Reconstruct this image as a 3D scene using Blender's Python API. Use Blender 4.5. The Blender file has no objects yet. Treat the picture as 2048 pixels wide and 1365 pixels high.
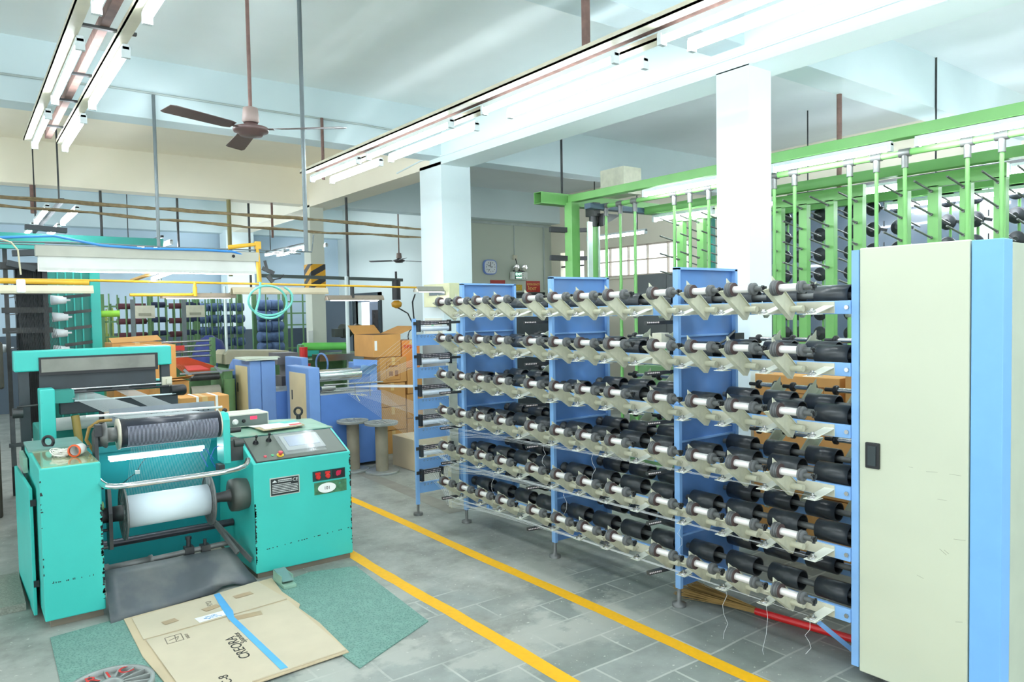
import bpy, math, random
from mathutils import Vector, Matrix, Euler
random.seed(7)
SC = bpy.context.scene
C = SC.collection
PI = math.pi
# ---------------- camera
cd = bpy.data.cameras.new('camera'); cam = bpy.data.objects.new('camera', cd); C.objects.link(cam)
SC.camera = cam
cd.sensor_width = 36; cd.lens = 1479.08 / 2048 * 36; cd.clip_end = 200
yaw, pit, rol = math.radians(36.93), math.radians(-2.2745), math.radians(-1.0217)
f_ = Vector((math.sin(yaw)*math.cos(pit), math.cos(yaw)*math.cos(pit), math.sin(pit)))
r_ = Vector((math.cos(yaw), -math.sin(yaw), 0)); u_ = r_.cross(f_)
r2 = r_*math.cos(rol) + u_*math.sin(rol); u2 = -r_*math.sin(rol) + u_*math.cos(rol)
m3 = Matrix((r2, u2, -f_)).transposed().to_4x4(); m3.translation = Vector((0, 0, 1.9))
cam.matrix_world = m3
# ---------------- world, view
w = bpy.data.worlds.new('world'); SC.world = w; w.use_nodes = True
bg = w.node_tree.nodes['Background']; bg.inputs[0].default_value = (.86, .95, 1, 1); bg.inputs[1].default_value = 1.15
SC.view_settings.view_transform = 'Standard'; SC.view_settings.look = 'None'
SC.view_settings.gamma = 1; SC.view_settings.use_curve_mapping = False
SC.view_settings.exposure = 1.35
SC.cycles.max_bounces = 7; SC.cycles.diffuse_bounces = 4; SC.cycles.sample_clamp_indirect = 4
TUBE_E = 25      # emission of the fluorescent tubes
# ---------------- helpers
def s2l(c):
    return tuple(((x/255)/12.92 if x/255 <= .04045 else ((x/255+.055)/1.055)**2.4) for x in c)
MATS = {}
def M(name, rgb=(200,200,200), rough=.5, metal=0, var=.10, scale=6, chips=0, chipcol=(40,45,40), emit=0, dust=0, coat=0, alpha=1, bump=0, trans=0):
    if name in MATS: return MATS[name]
    m = bpy.data.materials.new(name); MATS[name] = m; m.use_nodes = True
    nt = m.node_tree; N = nt.nodes; L = nt.links; b = N['Principled BSDF']
    c = s2l(rgb)
    b.inputs['Roughness'].default_value = rough; b.inputs['Metallic'].default_value = metal
    tc = N.new('ShaderNodeTexCoord'); nz = N.new('ShaderNodeTexNoise')
    nz.inputs['Scale'].default_value = scale; nz.inputs['Detail'].default_value = 4
    L.new(tc.outputs['Object'], nz.inputs['Vector'])
    cr = N.new('ShaderNodeValToRGB'); e = cr.color_ramp.elements
    e[0].position = .3; e[1].position = .7
    e[0].color = tuple(x*(1-var) for x in c)+(1,); e[1].color = tuple(min(1, x*(1+var*.6)) for x in c)+(1,)
    L.new(nz.outputs['Fac'], cr.inputs['Fac']); out = cr.outputs['Color']
    def over(fac, col, o):
        mx = N.new('ShaderNodeMix'); mx.data_type = 'RGBA'
        L.new(fac, mx.inputs[0]); L.new(o, mx.inputs[6]); mx.inputs[7].default_value = s2l(col)+(1,)
        return mx.outputs[2]
    if chips:
        n2 = N.new('ShaderNodeTexNoise'); n2.inputs['Scale'].default_value = 22; n2.inputs['Detail'].default_value = 8
        n2.inputs['Roughness'].default_value = .7
        L.new(tc.outputs['Object'], n2.inputs['Vector'])
        r = N.new('ShaderNodeValToRGB'); r.color_ramp.elements[0].position = .72-chips*.1; r.color_ramp.elements[1].position = .735-chips*.1
        L.new(n2.outputs['Fac'], r.inputs['Fac']); out = over(r.outputs['Color'], chipcol, out)
    if dust:
        n3 = N.new('ShaderNodeTexNoise'); n3.inputs['Scale'].default_value = 3.3; n3.inputs['Detail'].default_value = 7
        L.new(tc.outputs['Object'], n3.inputs['Vector'])
        r = N.new('ShaderNodeValToRGB'); r.color_ramp.elements[0].position = .45; r.color_ramp.elements[1].position = .8
        r.color_ramp.elements[1].color = (dust, dust, dust, 1)
        L.new(n3.outputs['Fac'], r.inputs['Fac']); out = over(r.outputs['Color'], (150,150,140), out)
    L.new(out, b.inputs['Base Color'])
    if bump:
        bp = N.new('ShaderNodeBump'); bp.inputs['Strength'].default_value = bump
        L.new(nz.outputs['Fac'], bp.inputs['Height']); L.new(bp.outputs[0], b.inputs['Normal'])
    if emit:
        b.inputs['Emission Color'].default_value = c+(1,); b.inputs['Emission Strength'].default_value = emit
    if coat: b.inputs['Coat Weight'].default_value = coat
    if alpha < 1: b.inputs['Alpha'].default_value = alpha
    if trans: b.inputs['Transmission Weight'].default_value = trans
    return m
class MB:
    def __init__(s): s.v = []; s.f = []; s.sm = []
    def add(s, vs, fs, smooth=False):
        n = len(s.v); s.v += [tuple(v) for v in vs]; s.f += [tuple(i+n for i in f) for f in fs]; s.sm += [smooth]*len(fs); return s
    def box(s, x0, x1, y0, y1, z0, z1):
        v = [(x, y, z) for z in (z0, z1) for y in (y0, y1) for x in (x0, x1)]
        return s.add(v, [(0,2,3,1),(4,5,7,6),(0,1,5,4),(2,6,7,3),(0,4,6,2),(1,3,7,5)])
    def bar(s, p, q, w, h, up=(0,0,1)):
        p = Vector(p); q = Vector(q); d = (q-p).normalized(); up = Vector(up)
        if abs(d.dot(up)) > .99: up = Vector((0,1,0))
        a = d.cross(up).normalized()*w/2; b = a.cross(d).normalized()*h/2
        v = [p-a-b, p+a-b, p+a+b, p-a+b, q-a-b, q+a-b, q+a+b, q-a+b]
        return s.add(v, [(3,2,1,0),(4,5,6,7),(0,1,5,4),(1,2,6,5),(2,3,7,6),(3,0,4,7)])
    def lathe(s, o, d, prof, n=16, cap=True):
        o = Vector(o); d = Vector(d).normalized(); t = Vector((0,0,1)) if abs(d.z) < .9 else Vector((1,0,0))
        a = d.cross(t).normalized(); b = d.cross(a); vs = []; fs = []
        for (h, r) in prof:
            for i in range(n):
                g = 2*PI*i/n; vs.append(o+d*h+(a*math.cos(g)+b*math.sin(g))*r)
        for k in range(len(prof)-1):
            for i in range(n):
                j = (i+1) % n; fs.append((k*n+i, k*n+j, (k+1)*n+j, (k+1)*n+i))
        s.add(vs, fs, True)
        if cap:
            L = len(prof)-1; s.add(vs[:n], [tuple(range(n))][::1]); s.add(vs[L*n:], [tuple(range(n-1, -1, -1))])
        return s
    def cyl(s, p, q, r, n=12, r1=None, cap=True):
        p = Vector(p); q = Vector(q); return s.lathe(p, q-p, [(0, r), ((q-p).length, r if r1 is None else r1)], n, cap)
    def hollow(s, p, q, ro, ri, n=20):
        p = Vector(p); q = Vector(q); l = (q-p).length
        return s.lathe(p, q-p, [(0, ri), (0, ro), (l, ro), (l, ri), (0, ri)], n, False)
    def torus(s, c, nrm, R, r, n=24, m=8, a0=0, a1=2*PI):
        c = Vector(c); d = Vector(nrm).normalized(); t = Vector((0,0,1)) if abs(d.z) < .9 else Vector((1,0,0))
        a = d.cross(t).normalized(); b = d.cross(a)
        return s.tube([c+(a*math.cos(a0+(a1-a0)*i/n)+b*math.sin(a0+(a1-a0)*i/n))*R for i in range(n+1)], r, m)
    def tube(s, pts, r, n=8):
        pts = [Vector(p) for p in pts]; vs = []; fs = []; prev = None
        for i, p in enumerate(pts):
            d = (pts[min(i+1, len(pts)-1)]-pts[max(i-1, 0)]).normalized()
            if prev is None:
                t = Vector((0,0,1)) if abs(d.z) < .9 else Vector((1,0,0)); a = d.cross(t).normalized()
            else:
                a = (prev-d*prev.dot(d)).normalized()
            prev = a; b = d.cross(a)
            for k in range(n):
                g = 2*PI*k/n; vs.append(p+(a*math.cos(g)+b*math.sin(g))*r)
        for i in range(len(pts)-1):
            for k in range(n):
                j = (k+1) % n; fs.append((i*n+k, i*n+j, (i+1)*n+j, (i+1)*n+k))
        s.add(vs, fs, n > 4)
        if n > 2: s.add(vs[:n], [tuple(range(n-1, -1, -1))]); s.add(vs[-n:], [tuple(range(n))])
        return s
    def prism(s, pts, vec):
        n = len(pts); p = [Vector(x) for x in pts]; v = Vector(vec)
        return s.add(p+[x+v for x in p], [tuple(range(n-1, -1, -1)), tuple(range(n, 2*n))]+[(i, (i+1) % n, n+(i+1) % n, n+i) for i in range(n)])
    def quad(s, a, b, c, d): return s.add([a, b, c, d], [(0,1,2,3)])
    def xf(s, mat):
        s.v = [tuple(mat @ Vector(v)) for v in s.v]; return s
    def thread(s, a, b, r=.0009):
        return s.tube([a, b], r, 3)
ORG = {}
def mesh(name, mb, mat, off=(0,0,0), bevel=0):
    me = bpy.data.meshes.new(name); o = Vector(off)
    me.from_pydata([tuple(Vector(v)-o) for v in mb.v], [], mb.f)
    me.polygons.foreach_set('use_smooth', mb.sm)
    me.validate(); me.update()
    for m in (mat if isinstance(mat, (list, tuple)) else [mat]): me.materials.append(m)
    return me
def fixn(me):
    import bmesh
    bm = bmesh.new(); bm.from_mesh(me); bmesh.ops.recalc_face_normals(bm, faces=bm.faces); bm.to_mesh(me); bm.free()
def part(name, mb, mat, parent, bevel=0, label=None, kind=None):
    """mesh child; coordinates are given in the same (world) frame as its thing"""
    off = ORG.get(root(parent).name, (0,0,0))
    me = mesh(name, mb, mat, off); fixn(me)
    o = bpy.data.objects.new(name, me); C.objects.link(o); o.parent = parent
    if bevel: bev(o, bevel)
    if label: o['label'] = label
    if kind: o['kind'] = kind
    return o
def isl(mb):
    key = {}; par = []
    def find(i):
        while par[i] != i: par[i] = par[par[i]]; i = par[i]
        return i
    ids = []
    for v in mb.v:
        k = tuple(round(c, 5) for c in v)
        if k not in key: key[k] = len(par); par.append(len(par))
        ids.append(key[k])
    for f in mb.f:
        a = find(ids[f[0]])
        for i in f[1:]: par[find(ids[i])] = a
    out = {}
    for f, sm in zip(mb.f, mb.sm):
        out.setdefault(find(ids[f[0]]), []).append((f, sm))
    res = []
    for fs in out.values():
        m = MB(); mp = {}
        for f, sm in fs:
            g = []
            for i in f:
                if i not in mp: mp[i] = len(m.v); m.v.append(mb.v[i])
                g.append(mp[i])
            m.f.append(tuple(g)); m.sm.append(sm)
        res.append(m)
    return res
def parts(name, mb, mat, parent, bevel=0, label=None):
    '''one child mesh for every separate piece'''
    return [part(name, m, mat, parent, bevel, label) for m in isl(mb)]
def bev(o, wd):
    m = o.modifiers.new('b', 'BEVEL'); m.width = wd; m.segments = 2; m.limit_method = 'ANGLE'; m.angle_limit = .7
def root(o):
    while o.parent: o = o.parent
    return o
def thing(name, label, cat, loc=(0,0,0), group=None):
    o = bpy.data.objects.new(name, None); C.objects.link(o); o.location = loc; o.empty_display_size = .1
    o['label'] = label; o['category'] = cat
    if group: o['group'] = group
    ORG[o.name] = tuple(loc); return o
def single(name, mb, mat, label, cat, group=None, bevel=0, kind=None):
    xs = [v[0] for v in mb.v]; ys = [v[1] for v in mb.v]; zs = [v[2] for v in mb.v]
    loc = ((min(xs)+max(xs))/2, (min(ys)+max(ys))/2, min(zs))
    me = mesh(name, mb, mat, loc); fixn(me); o = bpy.data.objects.new(name, me); C.objects.link(o); o.location = loc
    ORG[o.name] = loc
    if label: o['label'] = label
    if cat: o['category'] = cat
    if group: o['group'] = group
    if kind: o['kind'] = kind
    if bevel: bev(o, bevel)
    return o
def struct(name, mb, mat, parent=None):
    me = mesh(name, mb, mat); fixn(me); o = bpy.data.objects.new(name, me); C.objects.link(o)
    if parent: o.parent = parent
    else: o['kind'] = 'structure'
    return o
def dup(o, loc=None, label=None, rot=None, mats=None):
    c = o.copy(); C.objects.link(c)
    if loc is not None: c.location = loc
    if rot is not None: c.rotation_euler = rot
    if label: c['label'] = label
    for ch in list(o.children):
        k = ch.copy(); C.objects.link(k); k.parent = c
        for g in list(ch.children):
            q = g.copy(); C.objects.link(q); q.parent = k
    ORG[c.name] = tuple(c.location); return c
def text(name, body, size, origin, xdir, ydir, mat, parent=None, align='LEFT', ext=.0012):
    cu = bpy.data.curves.new('t', 'FONT'); cu.body = body; cu.size = size; cu.extrude = ext; cu.align_x = align
    to = bpy.data.objects.new('t', cu); C.objects.link(to)
    bpy.context.view_layer.update()
    me = bpy.data.meshes.new_from_object(to.evaluated_get(bpy.context.evaluated_depsgraph_get()))
    bpy.data.objects.remove(to)
    x = Vector(xdir).normalized(); y = Vector(ydir).normalized(); z = x.cross(y)
    mt = Matrix((x, y, z)).transposed().to_4x4()
    off = Vector(ORG.get(root(parent).name, (0,0,0))) if parent else Vector((0,0,0))
    mt.translation = Vector(origin)-off; me.transform(mt)
    me.materials.clear(); me.materials.append(mat)
    o = bpy.data.objects.new(name, me); C.objects.link(o)
    if parent: o.parent = parent
    return o
# ---------------- materials
teal = M('teal_paint', (60,192,180), .38, var=.05, chips=.12, scale=3)
tealin = M('teal_panel_paint', (50,172,168), .45, var=.08, scale=3)
tealtop = M('teal_worn_top', (140,180,158), .35, var=.15, dust=.3)
darkteal = M('dark_teal_paint', (40,140,128), .4, var=.08)
bluep = M('blue_paint', (132,178,228), .4, var=.05, scale=4, chips=.05)
blued = M('blue_panel_paint', (92,140,200), .42, var=.12, scale=3, dust=.25)
bluem = M('blue_machine_paint', (118,156,214), .42, var=.05, chips=.06)
cream = M('cream_paint', (206,204,182), .42, var=.12, scale=14, dust=.45)
creamd = M('cream_door_paint', (204,208,184), .42, var=.03, scale=2)
creamy = M('yellow_cream_door', (226,208,160), .45, var=.04)
black = M('black_plastic', (28,30,32), .4, var=.2)
rubber = M('black_tube_rubber', (54,58,60), .3, var=.25, scale=9, dust=.15)
greyrub = M('grey_rubber', (98,100,100), .6, var=.2, scale=30)
steel = M('steel', (190,190,188), .25, metal=1, var=.1)
chrome = M('chrome', (225,228,230), .12, metal=1, var=.05)
alu = M('bright_aluminium', (236,232,228), .35, metal=.3, var=.06, scale=20)
dsteel = M('dark_steel', (62,64,66), .45, metal=.6, var=.25, dust=.3)
castg = M('grey_cast_metal', (118,120,118), .5, metal=.5, var=.2, scale=14)
white = M('white_paint', (226,240,240), .7, var=.03, scale=2)
green = M('green_paint', (118,178,100), .4, var=.08, scale=4)
greend = M('dull_green_paint', (98,138,92), .5, var=.2, scale=5)
carton = M('brown_carton', (204,150,84), .75, var=.08, scale=5)
cardb = M('flattened_cardboard', (202,184,152), .8, var=.06, scale=5)
yarnw = M('white_yarn', (236,242,246), .6, var=.05, scale=30)
thr = M('thread_white', (225,228,228), .6, var=.02)
redp = M('red_plastic', (205,40,35), .4, var=.1)
orange = M('orange_plastic', (232,98,48), .4)
yellow = M('yellow_pipe_paint', (222,172,40), .45, var=.12, dust=.15)
brownsteel = M('rusty_channel', (128,100,92), .7, metal=.2, var=.3, scale=12)
greysteel = M('grey_pipe', (112,122,124), .5, metal=.4, var=.15)
glow = M('tube_glow', (240,248,255), .5, emit=TUBE_E)
glow2 = M('trough_tube_glow', (240,248,255), .5, emit=9)
glow3 = M('creel_tube_glow', (240,248,255), .5, emit=20)
reelg = M('reel_grey', (160,164,160), .45, metal=.3, var=.15, scale=14)
armc = M('arm_cream', (208,207,182), .42, var=.16, scale=16, dust=.35)
cablem = M('old_cable', (122,106,76), .8, var=.3, scale=20)
beige = M('beige_enamel', (206,198,170), .5, var=.08, dust=.2)
slate = M('slate_paint', (78,92,104), .45, var=.1, scale=1.5)
paper = M('paper', (240,242,238), .7, var=.02)
inkb = M('black_ink', (25,25,25), .7, var=.05)
bobblue = M('blue_yarn', (88,112,150), .8, var=.25, scale=18)
darkgr = M('charcoal_paint', (52,60,64), .45, var=.15)
# ---------------- floor
def floor_mat():
    m = bpy.data.materials.new('slate_tile_floor'); m.use_nodes = True; nt = m.node_tree; N = nt.nodes; L = nt.links; b = N['Principled BSDF']
    tc = N.new('ShaderNodeTexCoord'); mp = N.new('ShaderNodeMapping'); mp.inputs['Rotation'].default_value = (0,0,0)
    mp.inputs['Location'].default_value = (.33, -.06, 0)
    L.new(tc.outputs['Object'], mp.inputs[0])
    nd = N.new('ShaderNodeTexNoise'); nd.inputs['Scale'].default_value = 1.4
    L.new(tc.outputs['Object'], nd.inputs['Vector'])
    vm = N.new('ShaderNodeVectorMath'); vm.operation = 'MULTIPLY_ADD'; vm.inputs[1].default_value = (.05,.05,0)
    L.new(nd.outputs['Color'], vm.inputs[0]); L.new(mp.outputs[0], vm.inputs[2])
    br = N.new('ShaderNodeTexBrick'); br.inputs['Scale'].default_value = 1; br.inputs['Brick Width'].default_value = .6
    br.inputs['Row Height'].default_value = .28; br.inputs['Mortar Size'].default_value = .008; br.inputs['Mortar Smooth'].default_value = .3
    br.inputs['Color1'].default_value = s2l((124,132,126))+(1,); br.inputs['Color2'].default_value = s2l((148,154,148))+(1,)
    br.inputs['Mortar'].default_value = s2l((176,180,172))+(1,)
    L.new(vm.outputs[0], br.inputs['Vector'])
    n1 = N.new('ShaderNodeTexNoise'); n1.inputs['Scale'].default_value = 3.5; n1.inputs['Detail'].default_value = 9; n1.inputs['Roughness'].default_value = .65
    L.new(tc.outputs['Object'], n1.inputs['Vector'])
    mx = N.new('ShaderNodeMix'); mx.data_type = 'RGBA'; mx.blend_type = 'OVERLAY'; mx.inputs[0].default_value = .55
    L.new(br.outputs['Color'], mx.inputs[6]); L.new(n1.outputs['Fac'], mx.inputs[7])
    # cement patches
    cc = N.new('ShaderNodeValToRGB'); e = cc.color_ramp.elements
    e[0].position = .35; e[0].color = s2l((122,125,117))+(1,); e[1].position = .68; e[1].color = s2l((172,175,167))+(1,)
    n2 = N.new('ShaderNodeTexNoise'); n2.inputs['Scale'].default_value = 2.2; n2.inputs['Detail'].default_value = 10; n2.inputs['Roughness'].default_value = .7
    L.new(tc.outputs['Object'], n2.inputs['Vector']); L.new(n2.outputs['Fac'], cc.inputs['Fac'])
    sp = N.new('ShaderNodeSeparateXYZ'); L.new(tc.outputs['Object'], sp.inputs[0])
    ma = N.new('ShaderNodeMath'); ma.operation = 'MULTIPLY_ADD'; ma.inputs[1].default_value = 1.1; ma.inputs[2].default_value = -3.95
    L.new(sp.outputs['Y'], ma.inputs[0])
    n4 = N.new('ShaderNodeTexNoise'); n4.inputs['Scale'].default_value = 1.3; n4.inputs['Detail'].default_value = 8
    L.new(tc.outputs['Object'], n4.inputs['Vector'])
    mb = N.new('ShaderNodeMath'); mb.operation = 'MULTIPLY_ADD'; mb.inputs[1].default_value = 7; mb.inputs[2].default_value = -3.4
    L.new(n4.outputs['Fac'], mb.inputs[0])
    ad = N.new('ShaderNodeMath'); ad.operation = 'ADD'; ad.use_clamp = True; L.new(ma.outputs[0], ad.inputs[0]); L.new(mb.outputs[0], ad.inputs[1])
    m2 = N.new('ShaderNodeMix'); m2.data_type = 'RGBA'; L.new(ad.outputs[0], m2.inputs[0]); L.new(mx.outputs[2], m2.inputs[6]); L.new(cc.outputs['Color'], m2.inputs[7])
    # pale plaster smears around the worn tiles
    pn_ = N.new('ShaderNodeTexNoise'); pn_.inputs['Scale'].default_value = 1.7; pn_.inputs['Detail'].default_value = 12; pn_.inputs['Roughness'].default_value = .62
    L.new(tc.outputs['Object'], pn_.inputs['Vector'])
    pr = N.new('ShaderNodeValToRGB'); pr.color_ramp.elements[0].position = .5; pr.color_ramp.elements[1].position = .56
    L.new(pn_.outputs['Fac'], pr.inputs['Fac'])
    def rng(a, b_, c, d_):
        q = N.new('ShaderNodeMapRange'); q.inputs[1].default_value = a; q.inputs[2].default_value = b_; q.inputs[3].default_value = c; q.inputs[4].default_value = d_
        L.new(sp.outputs['Y'], q.inputs[0]); return q.outputs[0]
    ml = N.new('ShaderNodeMath'); ml.operation = 'MULTIPLY'; L.new(rng(2.7, 3.3, 0, 1), ml.inputs[0]); L.new(rng(4.0, 5.2, 1, 0), ml.inputs[1])
    ml2 = N.new('ShaderNodeMath'); ml2.operation = 'MULTIPLY'; L.new(ml.outputs[0], ml2.inputs[0]); L.new(pr.outputs['Color'], ml2.inputs[1])
    ml3 = N.new('ShaderNodeMath'); ml3.operation = 'MULTIPLY'; ml3.inputs[1].default_value = .75; L.new(ml2.outputs[0], ml3.inputs[0])
    m5 = N.new('ShaderNodeMix'); m5.data_type = 'RGBA'; L.new(ml3.outputs[0], m5.inputs[0]); L.new(m2.outputs[2], m5.inputs[6]); m5.inputs[7].default_value = s2l((178,180,170))+(1,)
    m2 = m5
    # pale plaster specks
    vo = N.new('ShaderNodeTexNoise'); vo.inputs['Scale'].default_value = 34; vo.inputs['Detail'].default_value = 3
    L.new(tc.outputs['Object'], vo.inputs['Vector'])
    rs = N.new('ShaderNodeValToRGB'); rs.color_ramp.elements[0].position = .67; rs.color_ramp.elements[1].position = .72
    L.new(vo.outputs['Fac'], rs.inputs['Fac'])
    m4 = N.new('ShaderNodeMix'); m4.data_type = 'RGBA'; L.new(rs.outputs['Color'], m4.inputs[0]); L.new(m2.outputs[2], m4.inputs[6]); m4.inputs[7].default_value = s2l((196,198,188))+(1,)
    L.new(m4.outputs[2], b.inputs['Base Color']); b.inputs['Roughness'].default_value = .5
    bp = N.new('ShaderNodeBump'); bp.inputs['Strength'].default_value = .12; L.new(n1.outputs['Fac'], bp.inputs['Height']); L.new(bp.outputs[0], b.inputs['Normal'])
    return m
struct('floor', MB().box(-9, 11.6, -6, 18.4, -.2, 0), floor_mat())
ceilb = M('ceiling_paint', (232,240,238), .85, var=.05, scale=.8)
ceilc = M('ceiling_cream', (246,238,216), .85, var=.05, scale=.8)  # cream tone for the bay between two cross beams
ceils = M('ceiling_blue_paint', (200,220,230), .85, var=.06, scale=.8)
struct('ceiling', MB().box(-9, 5.3, -6, 8.56, 4.57, 4.7), ceilb)
struct('ceiling', MB().box(-9, 5.3, 8.56, 13.3, 4.57, 4.7), ceilc)
struct('ceiling', MB().box(-9, 5.3, 13.3, 18.4, 4.57, 4.7), ceils)
struct('ceiling', MB().box(5.3, 11.6, -6, 13.3, 4.57, 4.7), M('ceiling_grey_paint', (232,240,242), .85, var=.06, scale=.8))
struct('ceiling', MB().box(5.3, 11.6, 13.3, 18.4, 4.57, 4.7), ceilb)
beamw = M('beam_paint', (226,240,238), .8, var=.03, scale=1.2)
beamc = M('beam_cream', (244,238,218), .8, var=.04, scale=1.2)  # cream tone for the beams around that bay
beamb = M('beam_blue_paint', (214,230,232), .8, var=.04, scale=1.2)
struct('ceiling_beam_main', MB().box(5.2, 5.62, -6, 8.7, 3.86, 4.6), beamw)
struct('ceiling_beam_main', MB().box(5.2, 5.62, 8.7, 18.3, 3.86, 4.6), beamc)
for i, (y0, y1, m, z) in enumerate(((-1.0, -.68, beamb, 3.97), (3.71, 4.04, beamb, 4.03), (8.4, 8.72, beamb, 3.96), (13.1, 13.43, beamc, 3.92), (17.85, 18.2, beamb, 3.85))):
    struct('ceiling_beam_cross', MB().box(-9, 5.2, y0, y1, z, 4.6), m)
    struct('ceiling_beam_cross', MB().box(5.62, 11.4, y0, y1, z, 4.6), beamb)
wallb = M('wall_blue_paint', (196,216,230), .8, var=.04, scale=.7)
wallg = M('wall_sage_paint', (190,198,184), .8, var=.05, scale=.7)
wallc = M('wall_cream_paint', (232,226,206), .8, var=.04, scale=.7)
struct('wall_back', MB().box(-9, 8.1, 18.2, 18.4, 0, 4.6), wallb)
struct('baseboard_back', MB().box(-9, 8.0, 18.17, 18.2, 0, 1.58), slate)
def holed(axis, a, t, u0, u1, z0, z1, holes):
    """wall slab with openings; axis 'x' means the wall is the plane x=a..a+t and u runs along y"""
    mb = MB(); us = sorted({u0, u1}|{h[0] for h in holes}|{h[1] for h in holes}); zs = sorted({z0, z1}|{h[2] for h in holes}|{h[3] for h in holes})
    for i in range(len(us)-1):
        for k in range(len(zs)-1):
            cu = (us[i]+us[i+1])/2; cz = (zs[k]+zs[k+1])/2
            if any(h[0] < cu < h[1] and h[2] < cz < h[3] for h in holes): continue
            if axis == 'x': mb.box(a, a+t, us[i], us[i+1], zs[k], zs[k+1])
            else: mb.box(us[i], us[i+1], a, a+t, zs[k], zs[k+1])
    return mb
# side wall of the back bay, x = 8.0, with a doorway
struct('wall_side', holed('x', 8.05, .15, 13.6, 18.2, 0, 4.6, [(15.9, 17.2, 0, 2.3)]), M('wall_pale_paint', (204,216,214), .8, var=.04, scale=.7))
d = struct('door_2', MB().box(8.0, 8.1, 15.78, 15.9, 0, 2.42).box(8.0, 8.1, 17.2, 17.32, 0, 2.42).box(8.0, 8.1, 15.78, 17.32, 2.3, 2.42), darkgr)
struct('door_panel', MB().box(8.1, 8.14, 15.9, 16.55, .02, 2.2).box(8.1, 8.14, 16.6, 17.2, 2.2, 2.3), M('pale_blue_door', (130,140,156), .5), d)
struct('door_panel', MB().box(8.09, 8.1, 16.05, 16.4, .9, 2.0), M('dark_door_glass', (66,62,60), .25, var=.4), d)
struct('door_leaf', MB().bar((7.95, 17.25, 1.12), (6.95, 17.15, 1.12), .04, 2.24).bar((7.8, 17.2, 1.4), (7.8, 17.15, 1.4), .08, .08), slate, d)
struct('wall_exit', holed('y', 13.43, .17, 8.05, 11.5, 0, 4.6, [(10.1, 11.02, 0, 2.3)]), wallg)
d = struct('door_1', MB().box(10.06, 10.1, 13.4, 13.6, 0, 2.34).box(11.02, 11.06, 13.4, 13.6, 0, 2.34).box(10.06, 11.06, 13.4, 13.6, 2.3, 2.34), darkgr)
struct('door_leaf', MB().box(10.1, 10.55, 13.5, 13.54, .02, 2.3).box(10.57, 11.02, 13.5, 13.54, .02, 2.3), M('door_slate', (70,84,90), .4, var=.1), d)
struct('door_handle', MB().box(10.5, 10.53, 13.46, 13.5, .95, 1.2).box(10.59, 10.62, 13.46, 13.5, .95, 1.2), steel, d)
# right wall with window
WX = 11.3
struct('wall_right', holed('x', WX, .2, -6, 13.6, 0, 4.6, [(9.35, 12.05, 2.6, 3.24), (12.3, 13.1, 2.6, 3.24)]), wallc)
frm = M('window_frame_pale', (196,184,170), .6)
wf = struct('window_1', MB().box(WX+.02, WX+.1, 9.35, 12.05, 2.6, 2.63).box(WX+.02, WX+.1, 9.35, 12.05, 3.21, 3.24).box(WX+.02, WX+.1, 9.35, 12.05, 2.915, 2.94), frm)
for y in (9.35, 9.89, 10.43, 10.97, 11.51, 12.03): struct('window_frame', MB().box(WX+.02, WX+.08, y-.009, y+.009, 2.6, 3.24), frm, wf)
for i in range(5):
    struct('window_pane', MB().prism([(WX+.03, 9.37+i*.54, 3.2), (WX+.03, 9.87+i*.54, 3.2), (WX-.1, 9.87+i*.54, 2.95), (WX-.1, 9.37+i*.54, 2.95)], (.006, 0, .002)), M('frosted_pane', (250,246,236), .3, alpha=.35), wf)
struct('window_sill', MB().box(WX-.06, WX+.2, 9.3, 12.1, 2.55, 2.6), wallc, wf)
wf = struct('window_2', MB().box(WX+.02, WX+.1, 12.3, 13.1, 2.9, 2.93).box(WX+.02, WX+.1, 12.68, 12.71, 2.6, 3.24), dsteel)
# low slate cladding on the right wall and white pillar
struct('wall_right_cladding', MB().box(10.75, 10.85, -3, 3.8, 0, 3.42).box(10.75, 10.85, 4.15, 7.3, 0, 3.42), M('slate_gloss_cladding', (84,100,116), .22, var=.12, scale=1.2, coat=.5))
struct('pillar_right', MB().box(10.6, 11.3, 3.8, 4.15, 0, 4.57), white)
# columns
colp = M('column_paint', (232,246,248), .75, var=.03, scale=1.5)
struct('column_1', MB().box(5.2, 5.5, 3.667, 3.99, 0, 3.87), colp)
struct('column_2', MB().box(5.2, 5.66, 8.41, 8.97, 1.5, 3.9), colp)
struct('column_2_dado', MB().box(5.19, 5.67, 8.4, 8.98, 0, 1.5), M('grey_dado', (140,150,152), .6, var=.1))
struct('column_3', MB().box(5.2, 5.46, 12.95, 13.26, 1.33, 3.9), M('column_cream_paint', (216,220,206), .75, var=.05, scale=2))
struct('column_3_dado', MB().box(5.195, 5.465, 12.945, 13.265, 0, 1.33), M('grey_dado_dark', (104,114,116), .6, var=.1))
struct('column_4', MB().box(5.05, 5.68, 17.6, 18.1, 1.6, 3.9), colp)
struct('column_4_dado', MB().box(5.04, 5.69, 17.59, 18.11, 0, 1.6), slate)
struct('column_5', MB().box(5.2, 5.5, -1.0, -.68, 0, 3.87), colp)
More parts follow.
